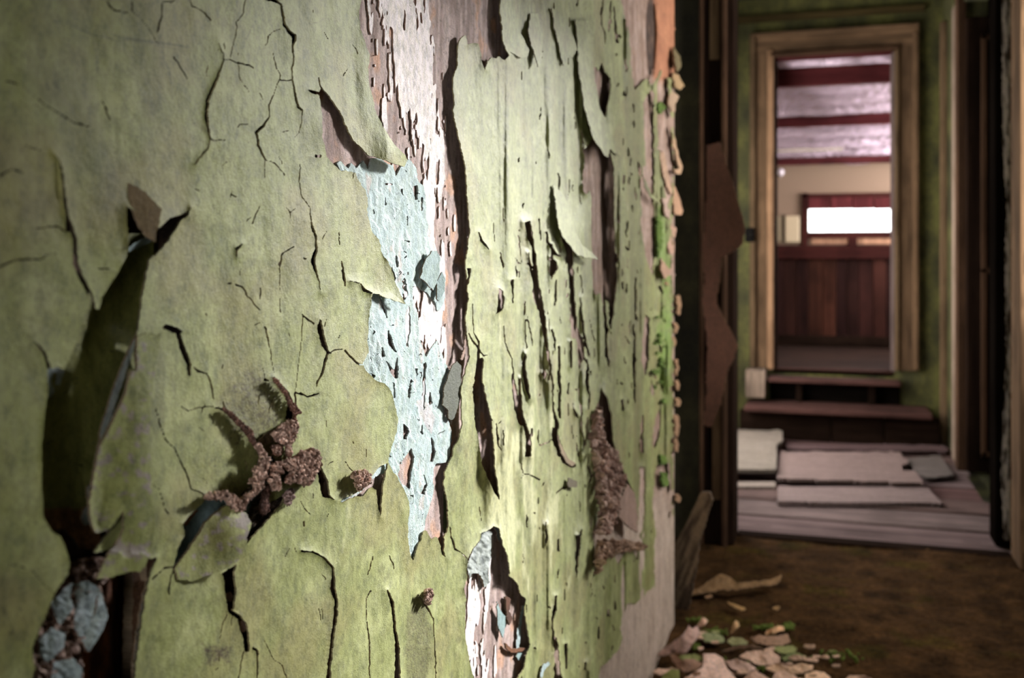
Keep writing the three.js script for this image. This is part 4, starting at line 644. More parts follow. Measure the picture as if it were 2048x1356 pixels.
  piece('curled_paint_tongue', P2(1480, 380, 1520, 470, 1560, 560, 1620, 620, 1665, 690, 1620, 650, 1550, 590, 1500, 490), { h: (x, y, u, v) => 0.016 + 0.01 * v, col: gcol(0.9), s: 2 });
  piece('curled_paint_tongue', P2(1205, 560, 1235, 580, 1230, 800, 1260, 1000, 1330, 1200, 1345, 1300, 1290, 1220, 1230, 1060, 1205, 850), { h: (x, y, u, v) => 0.014 + 0.006 * v, col: flat(lin(134, 122, 80), 0.3), s: 2 });
  crop(980, 0, 4.843);
  piece('curled_paint_tongue', P2(110, -200, 270, -200, 275, 230, 300, 330, 340, 400, 378, 480, 372, 545, 300, 560, 240, 530, 170, 490, 140, 350, 108, 180), { h: (x, y, u, v) => 0.010 + 0.006 * v, col: gcol(1.05), s: 2 });
  piece('curled_paint_tongue', P2(400, 130, 480, 130, 510, 200, 505, 460, 500, 600, 472, 650, 440, 560, 400, 440, 372, 300, 380, 220), { h: (x, y, u, v) => 0.014 + 0.009 * v, col: gcol(1.05), s: 2 });
  piece('curled_paint_tongue', P2(600, 80, 680, 110, 740, 200, 800, 330, 845, 480, 800, 560, 760, 560, 720, 640, 690, 560, 660, 400, 620, 250), { h: (x, y, u, v) => 0.014 + 0.006 * u, col: gcol(1.0), s: 2 });
  crop(980, 810, 4.843);
  piece('dirt_patch', P2(760, 700, 800, 720, 850, 750, 835, 800, 760, 800, 745, 760), { h: () => 0.018, col: flat(lin(92, 80, 50), 0.4), s: 2.4 }); piece('brown_paint_back', P2(640, 260, 700, 400, 760, 520, 830, 560, 800, 590, 740, 560, 690, 460), { h: () => 0.012, col: flat(lin(150, 128, 96), 0.3), s: 2 });
  // ragged pale plaster, tan curls and moss on the corner
  crop(980, 0, 4.843);
  const curl = (pts, c, lift = 0.02) => piece('plaster_curl', pts, { h: (x, y, u, v) => 0.006 + lift * v + 0.004 * Math.sin(u * 5), col: flat(c, 0.4, 60, 30), mat: chalkMat, thick: 0.006, edge: lin(140, 112, 84), s: 2 });
  crop(980, 270, 4.843);
  curl(P2(1640, 180, 1690, 160, 1720, 350, 1755, 480, 1765, 560, 1745, 580, 1715, 500, 1680, 380), lin(190, 156, 130)); curl(P2(1760, -60, 1800, 60, 1835, 220, 1862, 300, 1850, 380, 1800, 370, 1780, 340, 1830, 330, 1800, 180, 1765, 60), lin(186, 152, 120)); curl(P2(1775, 480, 1800, 520, 1840, 620, 1868, 720, 1855, 775, 1790, 770, 1775, 640), lin(182, 142, 112)); curl(P2(1720, 900, 1770, 870, 1805, 910, 1800, 980, 1760, 1000, 1795, 1060, 1790, 1140, 1740, 1150, 1715, 1060), lin(186, 150, 128)); curl(P2(1680, 480, 1720, 470, 1750, 560, 1760, 700, 1740, 820, 1700, 780, 1670, 620), lin(188, 160, 146)); curl(P2(1660, 1160, 1720, 1130, 1750, 1200, 1750, 1356, 1690, 1400, 1655, 1300), lin(180, 144, 120));
  crop(980, 0, 4.843);
  curl(P2(1770, 700, 1830, 720, 1860, 790, 1885, 830, 1850, 870, 1800, 850, 1780, 800), lin(170, 140, 100)); curl(P2(1735, 880, 1800, 900, 1840, 930, 1800, 990, 1790, 1080, 1755, 1090, 1730, 1000), lin(178, 150, 124)); curl(P2(1780, 440, 1840, 540, 1860, 640, 1820, 700, 1790, 600), lin(110, 96, 60));
  crop(980, 540, 4.843);
  for (const [x, y, w, h] of [[1800, 240, 55, 210], [1770, 500, 60, 120], [1750, 640, 60, 110], [1790, 860, 40, 170], [1790, 1060, 50, 110], [1790, 1240, 65, 90], [1680, 20, 80, 140]]) curl(P2(x, y + 10, x + w * 0.6, y, x + w, y + h * 0.5, x + w * 0.7, y + h, x + w * 0.2, y + h * 0.85, x + w * 0.35, y + h * 0.5), lin(150, 116, 84), 0.012);
  crop(980, 810, 4.843);
  for (const [x, y, w, h] of [[1780, 90, 60, 230], [1780, 320, 50, 140], [1800, 860, 50, 90]]) curl(P2(x, y + 10, x + w * 0.6, y, x + w, y + h * 0.5, x + w * 0.7, y + h, x + w * 0.2, y + h * 0.85, x + w * 0.35, y + h * 0.5), lin(146, 112, 82), 0.012);
  const mossy = (pts) => piece('moss_tuft', pts, { h: (x, y) => 0.012 + 0.008 * fbm(x * 0.3, y * 0.3, 541, 3), col: flat(lin(98, 124, 46), 0.7, 80, 80), mat: plasterMat, thick: 0.006, edge: lin(80, 110, 36), s: 2 });
  mossy(P2(1650, 480, 1740, 510, 1735, 570, 1660, 580)); mossy(P2(1660, 640, 1720, 660, 1730, 780, 1690, 800, 1670, 740)); crop(980, 270, 4.843); mossy(P2(1620, 790, 1690, 800, 1705, 900, 1670, 1080, 1630, 1200, 1620, 1000)); crop(980, 0, 4.843); mossy(P2(1630, 1000, 1660, 985, 1715, 1040, 1640, 1115));
  crop(980, 540, 4.843); for (let i = 0; i < 22; i++) { const x = rr(1600, 1770), y = rr(160, 1330), r = rr(8, 20); mossy(P2(x - r, y, x, y - r * 1.4, x + r, y, x + r * 0.4, y + r * 1.6, x - r * 0.5, y + r)); }
}
{ // the two big flaps: the slack sheet right of the pocket and the curled tongue under the mud
  crop(0, 446);
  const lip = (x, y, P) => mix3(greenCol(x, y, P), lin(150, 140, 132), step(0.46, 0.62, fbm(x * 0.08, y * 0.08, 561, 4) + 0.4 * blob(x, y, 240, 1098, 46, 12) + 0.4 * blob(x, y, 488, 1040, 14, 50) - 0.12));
  piece('paint_flap', P2(935, 655, 946, 632, 925, 740, 905, 870, 888, 1000, 880, 1100, 874, 1280, 876, 1440, 884, 1560, 902, 1690, 905, 1780, 880, 1930, 850, 2000, 822, 2042, 780, 2034, 720, 2050, 640, 2072, 566, 2082, 582, 2040, 640, 1930, 700, 1850, 724, 1786, 722, 1700, 735, 1690, 718, 1690, 640, 1788, 562, 1812, 535, 1740, 526, 1640, 550, 1480, 585, 1310, 625, 1230, 692, 1100, 732, 1008, 762, 890, 768, 862, 800, 862, 808, 660, 870, 640), { h: (x, y, u) => greenH(x, y) + 0.0015 + 0.011 * Math.pow(u, 1.3), col: lip, s: 2.4, label: 'slack grey-green flap right of the long pocket' });
  crop(0, 892);
  piece('paint_flap', P2(1320, 350, 1252, 400, 1202, 452, 1152, 532, 1107, 602, 1062, 662, 1022, 715, 1040, 780, 1120, 790, 1230, 752, 1300, 732, 1370, 690, 1420, 640, 1446, 540, 1472, 452, 1440, 394, 1380, 366), { h: (x, y, u, v) => greenH(x, y) + 0.001 + 0.010 * u, col: lip, s: 2, label: 'curled pale green tongue under the mud-filled tear' });
  crop(400, 720, 6.78);
  piece('dirt_patch', P2(785, 1120, 860, 1040, 930, 965, 1000, 962, 1020, 1040, 1042, 1112, 960, 1130, 880, 1150, 800, 1195), { h: (x, y) => greenH(x, y) + 0.004, col: (x, y, P) => mix3(lin(58, 46, 34), lin(120, 104, 72), vnoise(x * 0.5, y * 0.5, 565)), s: 1.8, mat: plasterMat });
}
// --- the green coat itself
onto(mesh('green_coat', sheet({ bands: FOCUS, f: (x, y) => { const P = onWall(x, y); return P[1] < 0.02 ? 0 : greenF.f(...warp(x, y)); }, h: greenH, col: greenCol, thick: 0.0018, edge: (x, y) => mul3(x < 380 ? lin(92, 84, 62) : lin(150, 140, 104), 0.6 + 0.7 * vnoise(x * 0.2, y * 0.2, 551)) }), paintMat, wall)).userData.label = 'thick yellow-green coat, cracked and lifting';  // broken edges coloured darker at the left, painting in the crack shade
// --- the rest of the painted face, around the part that the photograph frames
{
  const q = [[FX0, FY0], [FX1, FY0], [FX1, FY1], [FX0, FY1]].map(([x, y]) => onWall(x, y, 0.007)), k = (q[3][1] - 0.002) / (q[3][1] - q[2][1]), t = (Z1 + q[0][2]) / (q[0][2] - q[1][2]);
  const sh = new THREE.Shape([[2, 0], [2, TOP], [-Z1, TOP], [-Z1, mix(q[0][1], q[1][1], t)], [q[0][2], q[0][1]], [q[3][2], q[3][1]], [mix(q[3][2], q[2][2], k), 0.002]].map(([z, y]) => new THREE.Vector2(-z, y)));
  const g = alongZ(new THREE.ShapeGeometry(sh)); g.translate(-WALL + 0.006, 0, 0);
  const n = g.attributes.position.count, c = new Float32Array(n * 3); for (let i = 0; i < n; i++) c.set(GREEN, i * 3);
  g.setAttribute('color', new THREE.BufferAttribute(c, 3));
  onto(mesh('green_coat', g, paintMat, wall));
}

// ------------------------------------------------------------------ the hall beyond the near wall
const B = (px0, px1, py0, py1, z, depth, along = 'y', r = 0.004) => { const a = X(px0, z), b = X(px1, z), m = (px0 + px1) / 2; return box(a, b, Y(m, py1, z), Y(m, py0, z), -z - depth, -z, along, r); };   // a board whose front face stands z down the hall
const brown = woodMat(lin(96, 72, 54)), darkBrown = woodMat(lin(46, 34, 27), { specularIntensity: 0.05 }), tan = woodMat(lin(130, 108, 82)), honey = woodMat(lin(136, 110, 84)), pale = woodMat(lin(180, 160, 142)), maroon = woodMat(lin(104, 50, 52)), oxblood = woodMat(lin(70, 34, 30)), plankGrey = woodMat(lin(158, 138, 136)), blackish = woodMat(lin(24, 20, 17), { specularIntensity: 0 });
{ // casing of the opening in the partition, left side
  const t = struct(group('door_1'));
  mesh('casing_edge', B(1398, 1406, -280, 1130, 4.19, 0.06), brown, t);
  mesh('casing_board', B(1406, 1442, -280, 1120, 4.215, 0.035), darkBrown, t);
  mesh('casing_bead', B(1441, 1453, -280, 1118, 4.17, 0.06, 'y', 0.02), brown, t);
  mesh('jamb', box(XL - 0.06, XL, 0, 2.75, -4.4, -4.2, 'y'), darkBrown, t);
  mesh('bare_wood_patch', B(1419, 1439, -120, 119, 4.205, 0.012), tan, t); mesh('bare_wood_patch', B(1424, 1446, 690, 1000, 4.2, 0.012), honey, t);
  mesh('head_jamb', box(XL, XRJ, 2.72, 2.78, -4.4, -4.2, 'x'), darkBrown, t);
  mesh('jamb', box(XRJ, XRJ + 0.04, 0, 2.75, -4.4, -4.2, 'y'), honey, t);
  mesh('threshold', box(XL, XRJ, -0.04, 0.003, -4.438, -4.36, 'x'), darkBrown, t);
}
{ // right side: pilaster with peeling white paint, then the wall with its open dark door
  const t = struct(group('trim_2'));
  const post = mesh('post', box(0.668, 0.75, 0, TOP, -4.66, -4.5, 'y', 0.008), blackish, t);
  const white = std(lin(206, 198, 196), 0.6, { map: mottleTex });
  const patch = (pts, z) => { const o = piece('peeling_white_paint', pts, { h: (x, y) => 0.012 * fbm(x * 0.1, y * 0.05, 601, 3), col: (x, y) => mix3(lin(70, 58, 50), lin(216, 206, 204), step(0.34, 0.6, fbm(x * 0.2, y * 0.035, 603, 4))), mat: chalkMat, parent: t, place: onDepth(z), facing: 'face', uv: uvFace, s: 2, thick: 0.004, edge: lin(120, 110, 100) }); return o; };
  patch([[2003, -60], [2026, -60], [2028, 200], [2024, 380], [2032, 430], [2030, 560], [2022, 700], [2028, 850], [2036, 1000], [2030, 1084], [2008, 1080], [2002, 960], [2006, 850], [2012, 720], [2010, 500], [2014, 420], [2006, 300]], 4.495);
  mesh('cross_batten', B(2004, 2032, 395, 404, 4.49, 0.02, 'x', 0.003), blackish, t);
  const c = struct(group('door_2'));
  mesh('casing_board', box(0.7, 0.745, 0, 2.65, -6.12, -6.0, 'y'), brown, c); mesh('casing_board', box(0.715, 0.745, 0, 2.65, -6.4, -6.24, 'y'), pale, c); mesh('casing_bead', box(0.695, 0.74, 0, 2.68, -6.86, -6.8, 'y', 0.015), tan, c);
  const leaf = group('door', [0.74, 0, -5.94]);
  tag(leaf, 'dark brown door standing open at the right of the inner hall', 'door');
  mesh('door_panel', box(0, 0.375, 0.015, 2.5, -0.04, 0, 'y'), darkBrown, leaf);
  for (const x of [0.07, 0.3]) mesh('moulding', box(x, x + 0.03, 0.1, 2.4, 0, 0.014, 'y', 0.006), brown, leaf);
  for (const y of [0.1, 1.1, 2.37]) mesh('moulding', box(0.07, 0.33, y, y + 0.03, 0, 0.014, 'x', 0.006), brown, leaf);
}
{ // floorboards of the inner hall, laid across
  const f = struct(group('floor_inner'));
  let z = 4.44, i = 0;
  while (z < 6.95) { const w = [0.3, 0.29, 0.26, 0.31][i % 4], m = woodMat(lin(...[[150, 130, 130], [158, 140, 138], [138, 116, 112], [128, 100, 98]][i % 4])); mesh('plank', box(-0.98, XH + 0.02, -0.03, 0.0 + 0.006 * (i % 3 - 1), -z - w + 0.012, -z, 'x', 0.004), m, f); z += w; i++; }
}
{ // loose boards lying on it
  const lb = (label, pts, lift, th, c, jag = 0.3) => { const o = piece('loose_board', pts, { h: () => lift, col: (x, y, P) => mul3(c, 0.55 + 0.42 * fbm(P[0] * 6, -P[2] * 40, 611, 4)), mat: chalkMat, parent: scene, place: onFloor, facing: 'floor', uv: uvFloor, s: 2.5, thick: th, edge: mul3(c, 0.45), jag }); return tag(o, label, 'board', 'loose boards on the inner hall floor'); };
  lb('broad pinkish plywood sheet with a notched right edge, lying before the steps', [[1562, 903], [1800, 903], [1806, 915], [1815, 918], [1817, 926], [1803, 930], [1806, 942], [1830, 941], [1848, 966], [1553, 956], [1556, 930]], 0.05, 0.018, lin(166, 140, 134));
  lb('long pinkish board with a nail at each end, frontmost of the loose boards', [[1556, 972], [1855, 974], [1884, 1006], [1554, 1003]], 0.026, 0.02, lin(168, 144, 140));
  lb('cream square board with a cut-out corner against the left wall', [[1440, 860], [1564, 860], [1566, 884], [1554, 886], [1553, 938], [1440, 940]], 0.075, 0.02, lin(164, 150, 136));
  lb('small grey board at the right wall beside the plywood sheet', [[1806, 918], [1880, 910], [1908, 950], [1852, 956], [1832, 940]], 0.03, 0.014, lin(128, 116, 110));
  lb('dark pink board lying along the foot of the steps', [[1572, 887], [1888, 890], [1896, 902], [1574, 897]], 0.03, 0.014, lin(116, 88, 88));
  lb('narrow pale batten under the cream board', [[1440, 962], [1550, 964], [1552, 974], [1440, 972]], 0.02, 0.015, lin(190, 172, 160));
}
{ // steps up to the far door
  const st = tag(group('steps', [0, 0, 0]), 'two worn wooden steps up to the far doorway', 'steps');
  const edgeRed = woodMat(lin(104, 74, 68));
  mesh('tread', box(X(1488, 6.62), X(1866, 6.62), 0.185, 0.22, -6.98, -6.6, 'x', 0.012), edgeRed, st);
  mesh('tread', box(X(1536, 6.82), X(1803, 6.82), 0.355, 0.385, -6.995, -6.82, 'x', 0.012), edgeRed, st);
  for (const [a, b] of [[1480, 1662], [1664, 1768], [1770, 1880]]) mesh('riser_board', box(X(a, 6.7), X(b, 6.7), 0.0, 0.185, -6.72, -6.7, 'x'), darkBrown, st);
  for (const a of [1592, 1738]) mesh('bearer', box(X(a, 6.9), X(a, 6.9) + 0.04, 0.22, 0.355, -7, -6.9, 'y'), darkBrown, st);
  mesh('shade_backing', box(X(1540, 6.98), X(1800, 6.98), 0.22, 0.352, -6.995, -6.975, 'x'), blackish, st);  // dark backing added so the gap under the tread reads black
  const pb = tag(mesh('plinth_block', box(X(1491, 6.8), X(1530, 6.8), Y(1510, 796, 6.8), Y(1510, 741, 6.8), -6.99, -6.8, 'y', 0.008), pale), 'pale wooden block at the left foot of the far door frame', 'block');
}
{ // frame of the far door
  const t = struct(group('door_3'));
  mesh('sill_board', box(DX0 + 0.002, DX1 - 0.002, 0.39, 0.432, -7.12, -7.0, 'x', 0.008), woodMat(lin(76, 52, 44)), t);
  mesh('casing_board', B(1509, 1536, 76, 735, ZD - 0.025, 0.025), honey, t); mesh('casing_backband', B(1499, 1511, 70, 735, ZD - 0.06, 0.06, 'y', 0.012), tan, t); mesh('casing_bead', B(1534, 1547, 98, 740, ZD - 0.05, 0.05, 'y', 0.014), woodMat(lin(188, 150, 116)), t);  // left inner bead coloured brighter to carry the light on it
  mesh('casing_board', B(1796, 1828, 76, 742, ZD - 0.025, 0.025), honey, t); mesh('casing_backband', B(1826, 1839, 62, 742, ZD - 0.055, 0.055, 'y', 0.012), honey, t); mesh('casing_bead', B(1790, 1799, 98, 742, ZD - 0.045, 0.045, 'y', 0.012), tan, t);
  mesh('head_board', B(1500, 1839, 61, 98, ZD - 0.03, 0.03, 'x'), honey, t); mesh('head_backband', B(1500, 1839, 55, 64, ZD - 0.06, 0.06, 'x', 0.01), honey, t); mesh('head_bead', B(1536, 1800, 96, 106, ZD - 0.05, 0.05, 'x', 0.01), brown, t);
  mesh('door_stop', box(DX0, DX0 + 0.025, SILL, DH, -ZD - 0.11, -ZD - 0.02, 'y'), darkBrown, t); mesh('door_stop', box(DX1 - 0.025, DX1, SILL, DH, -ZD - 0.11, -ZD - 0.02, 'y'), woodMat(lin(150, 132, 128)), t); mesh('head_jamb', box(DX0, DX1, DH - 0.025, DH, -ZD - 0.11, -ZD - 0.02, 'x'), maroon, t);
  const l = tag(group('door_latch', [X(1501, ZD - 0.03), Y(1501, 470, ZD), -ZD + 0.06]), 'black rim latch on the left side of the far door frame', 'latch');
  mesh('latch_case', box(-0.035, 0.03, -0.05, 0.05, -0.04, 0.01, 'y', 0.012), new THREE.MeshPhysicalMaterial({ color: 0x161412, roughness: 0.7, specularIntensity: 0.1 }), l); const k = new THREE.SphereGeometry(0.022, 16, 12); k.translate(0.012, 0, 0.028); mesh('knob', k, new THREE.MeshPhysicalMaterial({ color: 0x181614, roughness: 0.6, specularIntensity: 0.1 }), l);
}
{ // lobby: sloping tin roof on maroon purlins, boarded dado, slot window
  const pts = [], n = 26, roofM = new THREE.MeshStandardMaterial({ color: new THREE.Color().setRGB(...lin(218, 196, 210)), roughness: 0.26, metalness: 0.85, bumpMap: scaled(bumpTex, 2), bumpScale: 0.004 });
  const g = new THREE.PlaneGeometry(2.8, 1, 60, 320), p = g.attributes.position;
  for (let i = 0; i < p.count; i++) { const u = p.getX(i), v = p.getY(i) + 0.5, z = 7.1 + v * (ZB - 7.1); p.setXYZ(i, u + 0.1, roofY(z) + 0.012 * Math.sin(v * 2 * Math.PI * 62) + 0.04 * (fbm(u * 6, v * 8, 621, 3) - 0.5), -z); }
  const roof = struct(group('ceiling_lobby'));
  mesh('corrugated_sheet', metricUV(g), roofM, roof);
  for (const [z, h, d] of [[7.2, 0.14, 0.07], [7.98, 0.09, 0.06], [8.78, 0.07, 0.06]]) mesh('purlin', box(-1.3, 1.4, roofY(z) - h, roofY(z) - 0.012, -z - d, -z, 'x', 0.006), maroon, roof);
  mesh('roof_cover', box(-1.4, 1.6, 2.62, 2.72, -9.1, -7.125, 'x', 0), blackish, roof);
  for (const [a, b, y0, y1, z] of [[1552, 1686, 290, 302, 8.6], [1598, 1736, 163, 171, 7.45], [1552, 1600, 162, 172, 7.44]]) mesh('batten', B(a, b, y0, y1, z, 0.02, 'x', 0.003), std(lin(196, 182, 168), 0.7), roof);
  const d = struct(group('trim_3'));
  mesh('dado_rail', box(-1.2, 1.4, Y(1670, 518, ZB - 0.06), Y(1670, 490, ZB - 0.06), -ZB, -ZB + 0.06, 'x', 0.008), oxblood, d);
  const seams = [1500, 1534, 1566, 1592, 1617, 1645, 1672, 1694, 1716, 1746, 1772, 1800, 1834], tone = [[70, 40, 34], [64, 36, 32], [76, 44, 36], [70, 40, 34], [98, 58, 44], [112, 66, 50], [66, 38, 34], [72, 42, 36], [84, 48, 42], [100, 58, 48], [70, 40, 36], [78, 44, 38]];
  for (let i = 0; i < seams.length - 1; i++) mesh('dado_board', box(X(seams[i], ZB) + 0.002, X(seams[i + 1], ZB) - 0.002, SILL, Y(1670, 516, ZB), -ZB, -ZB + 0.022 + 0.004 * (i % 2), 'y', 0.004), woodMat(lin(...tone[i].map((v) => v * 0.74))), d);
  mesh('skirting_board', box(-1.2, 1.4, SILL, SILL + 0.09, -ZB, -ZB + 0.04, 'x'), darkBrown, d);
  const w = struct(group('window_2')), fz = ZB - 0.03;
  mesh('window_frame', B(1604, 1616, 386, 490, fz, 0.03), oxblood, w); mesh('window_frame', B(1604, 1840, 386, 394, fz, 0.03, 'x'), oxblood, w); mesh('window_frame', B(1616, 1840, 463, 476, fz, 0.03, 'x'), oxblood, w); mesh('window_frame', B(1697, 1714, 474, 490, fz, 0.03), oxblood, w); mesh('window_frame', B(1796, 1840, 394, 490, fz, 0.03), oxblood, w);
  const seam2 = [1616, 1660, 1705, 1748, 1797]; for (let i = 0; i < 4; i++) mesh('window_board', B(seam2[i] + 1, seam2[i + 1] - 1, 394, 418, fz + 0.008, 0.02), maroon, w);
  for (const [a, b] of [[1622, 1697], [1714, 1796]]) mesh('window_board', B(a, b, 475, 488, fz + 0.015, 0.015), woodMat(lin(206, 160, 130)), w);
  const b = tag(group('wall_lamp', [X(1562, ZB), Y(1562, 345, ZB), -ZB]), 'small pale round lamp fitting high on the cream lobby wall', 'lamp');
  const c = new THREE.CylinderGeometry(0.03, 0.034, 0.03, 20); c.rotateX(Math.PI / 2); c.translate(0, 0, 0.015); mesh('base', c, std(lin(120, 110, 104), 0.6), b); const s = new THREE.SphereGeometry(0.028, 20, 14); s.scale(1, 1.15, 1); s.translate(0, 0, 0.05); mesh('bulb', s, std(lin(226, 214, 220), 0.25), b); const tl = new THREE.ConeGeometry(0.012, 0.04, 12); tl.rotateX(Math.PI); tl.translate(0, -0.045, 0.05); mesh('tip', tl, std(lin(150, 138, 134), 0.5), b);
  const h = tag(group('fuse_box', [X(1575, ZB), Y(1575, 455, ZB), -ZB]), 'small cream box with an open flap left of the lobby window', 'box');
  mesh('case', box(-0.02, 0.1, -0.13, 0.1, 0, 0.05, 'y', 0.01), std(lin(190, 172, 140), 0.6), h); mesh('flap', box(-0.1, -0.035, -0.12, 0.1, 0.0, 0.012, 'y', 0.004), std(lin(176, 160, 130), 0.6), h); mesh('cable', box(-0.034, -0.022, -0.12, 0.11, 0, 0.03, 'y', 0.004), blackish, h);
}
{ // brown paper peeling off the door casing
  const o = piece('peeling_paper', [[1414, 290], [1440, 284], [1450, 320], [1470, 380], [1489, 450], [1487, 488], [1464, 504], [1443, 515], [1440, 560], [1432, 600], [1446, 635], [1466, 668], [1476, 690], [1468, 716], [1456, 736], [1450, 766], [1440, 815], [1422, 856], [1408, 850], [1412, 780], [1415, 700], [1405, 600], [1410, 560], [1405, 500], [1412, 400]], { h: (x, y, u, v) => 0.02 + 0.05 * u + 0.03 * Math.sin(v * 7) * u, col: (x, y, P) => mul3(lin(112, 74, 56), 0.8 + 0.4 * fbm(x * 0.1, y * 0.06, 631, 4)), parent: scene, place: onDepth(4.16), facing: 'face', uv: uvFace, s: 3, thick: 0.004, edge: lin(110, 90, 50), mat: chalkMat });
  tag(o, 'long brown strip of paper peeling off the door casing past the green wall', 'paper');
}

{ // added board standing for slanted slats and the rounded wall end
  const o = piece('added_end_board', [[1352, 1085], [1376, 1040], [1402, 986], [1420, 982], [1425, 1002], [1402, 1075], [1386, 1180], [1356, 1300], [1345, 1290], [1348, 1180]], { h: (x, y, u, v) => 0.05 - 0.04 * v, col: (x, y, P) => mul3(mix3(lin(84, 66, 50), lin(150, 126, 98), step(0.35, 0.7, fbm((x + y * 0.4) * 0.12, y * 0.02, 641, 4))), 1), parent: scene, place: onDepth(3.42), facing: 'face', uv: uvFace, s: 3, thick: 0.018, edge: lin(90, 72, 56), mat: chalkMat });
  tag(o, 'added brown board standing for slats and the rounded wall end', 'board');
}

// ------------------------------------------------------------------ mud nests in the cracks
const lumpVariants = [0, 1, 2].map((k) => { const g = mergeVertices(new THREE.IcosahedronGeometry(1, 1).deleteAttribute('uv').deleteAttribute('normal')), p = g.attributes.position; for (let i = 0; i < p.count; i++) { const v = new THREE.Vector3().fromBufferAttribute(p, i), n = 0.55 + 0.9 * fbm(v.x * 2.3 + 9 * k, v.y * 2.3 + v.z * 3.1, 701 + k, 3); p.setXYZ(i, v.x * n, v.y * n, v.z * n); } g.computeVertexNormals(); return g; });
const inside = (pts, x, y) => { let r = false; for (let i = 0, j = pts.length - 1; i < pts.length; j = i++) { const [a, b] = pts[i], [c, d] = pts[j]; if ((b > y) !== (d > y) && x < (c - a) * (y - b) / (d - b) + a) r = !r; } return r; };
const mudMat = new THREE.MeshStandardMaterial({ vertexColors: true, roughness: 1, bumpMap: scaled(bumpTex, 20), bumpScale: 0.002 });
function nest(label, outline, n, size, lift, c0, c1) {
  const [a, b, c, d] = bbox(outline, 0), list = [];
  n = Math.round(n * 2.4); size *= 0.58;
  for (let i = 0, guard = 0; i < n && guard < n * 30; guard++) {
    const x = rr(a, b), y = rr(c, d); if (!inside(outline, x, y)) continue; i++;
    const P = onWall(x, y, greenH(x, y) * 0.9 + 0.002 + lift * rr(0, 1) + 0.001), r = size * rr(0.45, 1.15) * (P[2] / -1), g = lumpVariants[i % 3].clone(), k = mul3(mix3(c0, c1, rnd()), rr(0.7, 1.2)), col = new Float32Array(g.attributes.position.count * 3), uv = new Float32Array(g.attributes.position.count * 2);
    g.applyMatrix4(new THREE.Matrix4().compose(new THREE.Vector3(...P), new THREE.Quaternion().setFromEuler(new THREE.Euler(rr(0, 6), rr(0, 6), rr(0, 6))), new THREE.Vector3(r * rr(0.6, 1.3), r * rr(0.25, 0.7), r * rr(0.7, 2))));
    const q = g.attributes.position; for (let v = 0; v < q.count; v++) { col.set(mul3(k, 0.6 + 0.8 * hash(v, i, 709)), v * 3); uv[v * 2] = q.getZ(v); uv[v * 2 + 1] = q.getY(v); }
    g.setAttribute('color', new THREE.BufferAttribute(col, 3)); g.setAttribute('uv', new THREE.BufferAttribute(uv, 2)); list.push(g);
  }
  return tag(mesh('mud_nest', mergeGeometries(list), mudMat), label, 'insect nest', 'crumbly mud nests in the wall cracks');
}
const MUD0 = lin(112, 84, 72), MUD1 = lin(246, 210, 192);
crop(400, 860, 6.78);
nest('largest crumbly mud nest, bulging at the right of the wall tear', P2(1000, 470, 1150, 420, 1300, 400, 1400, 300, 1500, 260, 1600, 300, 1618, 450, 1560, 600, 1480, 735, 1400, 720, 1300, 670, 1230, 710, 1160, 700, 1240, 560, 1150, 490, 1080, 520, 1130, 560, 1060, 620, 1082, 800, 1000, 812, 940, 700), 900, 0.0046, 0.016, MUD0, MUD1);
nest('crumbly mud ridge with a dark shadow on the left of the wall tear', P2(830, 370, 930, 400, 900, 500, 890, 620, 850, 650, 850, 780, 720, 890, 600, 900, 700, 850, 760, 780, 690, 700, 760, 600, 720, 540, 800, 480), 360, 0.0044, 0.016, MUD0, MUD1);
nest('line of mud crumbs along the lower left lip of the wall tear', P2(60, 900, 100, 868, 330, 830, 450, 890, 560, 940, 700, 870, 620, 1000, 600, 1080, 520, 1110, 420, 1070, 400, 1000, 340, 940, 100, 930), 340, 0.0036, 0.010, MUD0, MUD1);
nest('dark mud streak running down the centre of the wall tear', P2(880, 760, 940, 740, 930, 860, 910, 1000, 920, 1080, 850, 1140, 820, 1060, 850, 920), 200, 0.0036, 0.004, lin(70, 48, 42), lin(140, 104, 92));
nest('pale mud cone at the tip of the splintered lath', P2(1140, 880, 1240, 800, 1265, 850, 1250, 960, 1200, 1030, 1170, 970), 110, 0.0036, 0.010, lin(120, 98, 92), lin(196, 168, 162));
nest('brown mud fringe between tear and splintered lath', P2(760, 200, 800, 190, 860, 280, 900, 380, 850, 380, 800, 300), 90, 0.0036, 0.008, MUD0, MUD1);
crop(400, 720, 6.78);
nest('lacy mud nest above the largest one', P2(985, 1000, 1100, 890, 1220, 830, 1310, 850, 1320, 950, 1270, 1060, 1210, 1160, 1235, 1230, 1200, 1360, 1170, 1230, 1160, 1090, 1060, 1110, 1020, 1060), 420, 0.0040, 0.011, MUD0, MUD1);
nest('thin mud line in the crack left of the mouldy patch', P2(300, 650, 370, 680, 440, 720, 560, 850, 700, 950, 730, 1060, 780, 1200, 740, 1180, 640, 1020, 560, 920, 420, 780), 300, 0.0024, 0.004, lin(70, 48, 40), lin(158, 116, 100));
nest('thin mud line in the crack right of the mouldy patch', P2(990, 250, 1020, 245, 1120, 360, 1190, 480, 1260, 590, 1310, 640, 1380, 720, 1300, 730, 1300, 820, 1260, 860, 1280, 720, 1220, 640, 1170, 500, 1080, 370), 240, 0.0026, 0.005, lin(84, 58, 48), lin(170, 126, 108));
nest('two hanging mud drips under the lacy nest', P2(980, 1170, 1060, 1150, 1100, 1180, 1080, 1300, 1060, 1180, 1040, 1290, 1010, 1280), 90, 0.0034, 0.008, MUD0, MUD1);
crop(600, 892);
nest('small mud clump above the blue wedge', P2(308, 150, 340, 158, 380, 148, 405, 180, 395, 215, 360, 240, 350, 260, 330, 240, 335, 205, 312, 180), 130, 0.0048, 0.010, MUD0, MUD1);
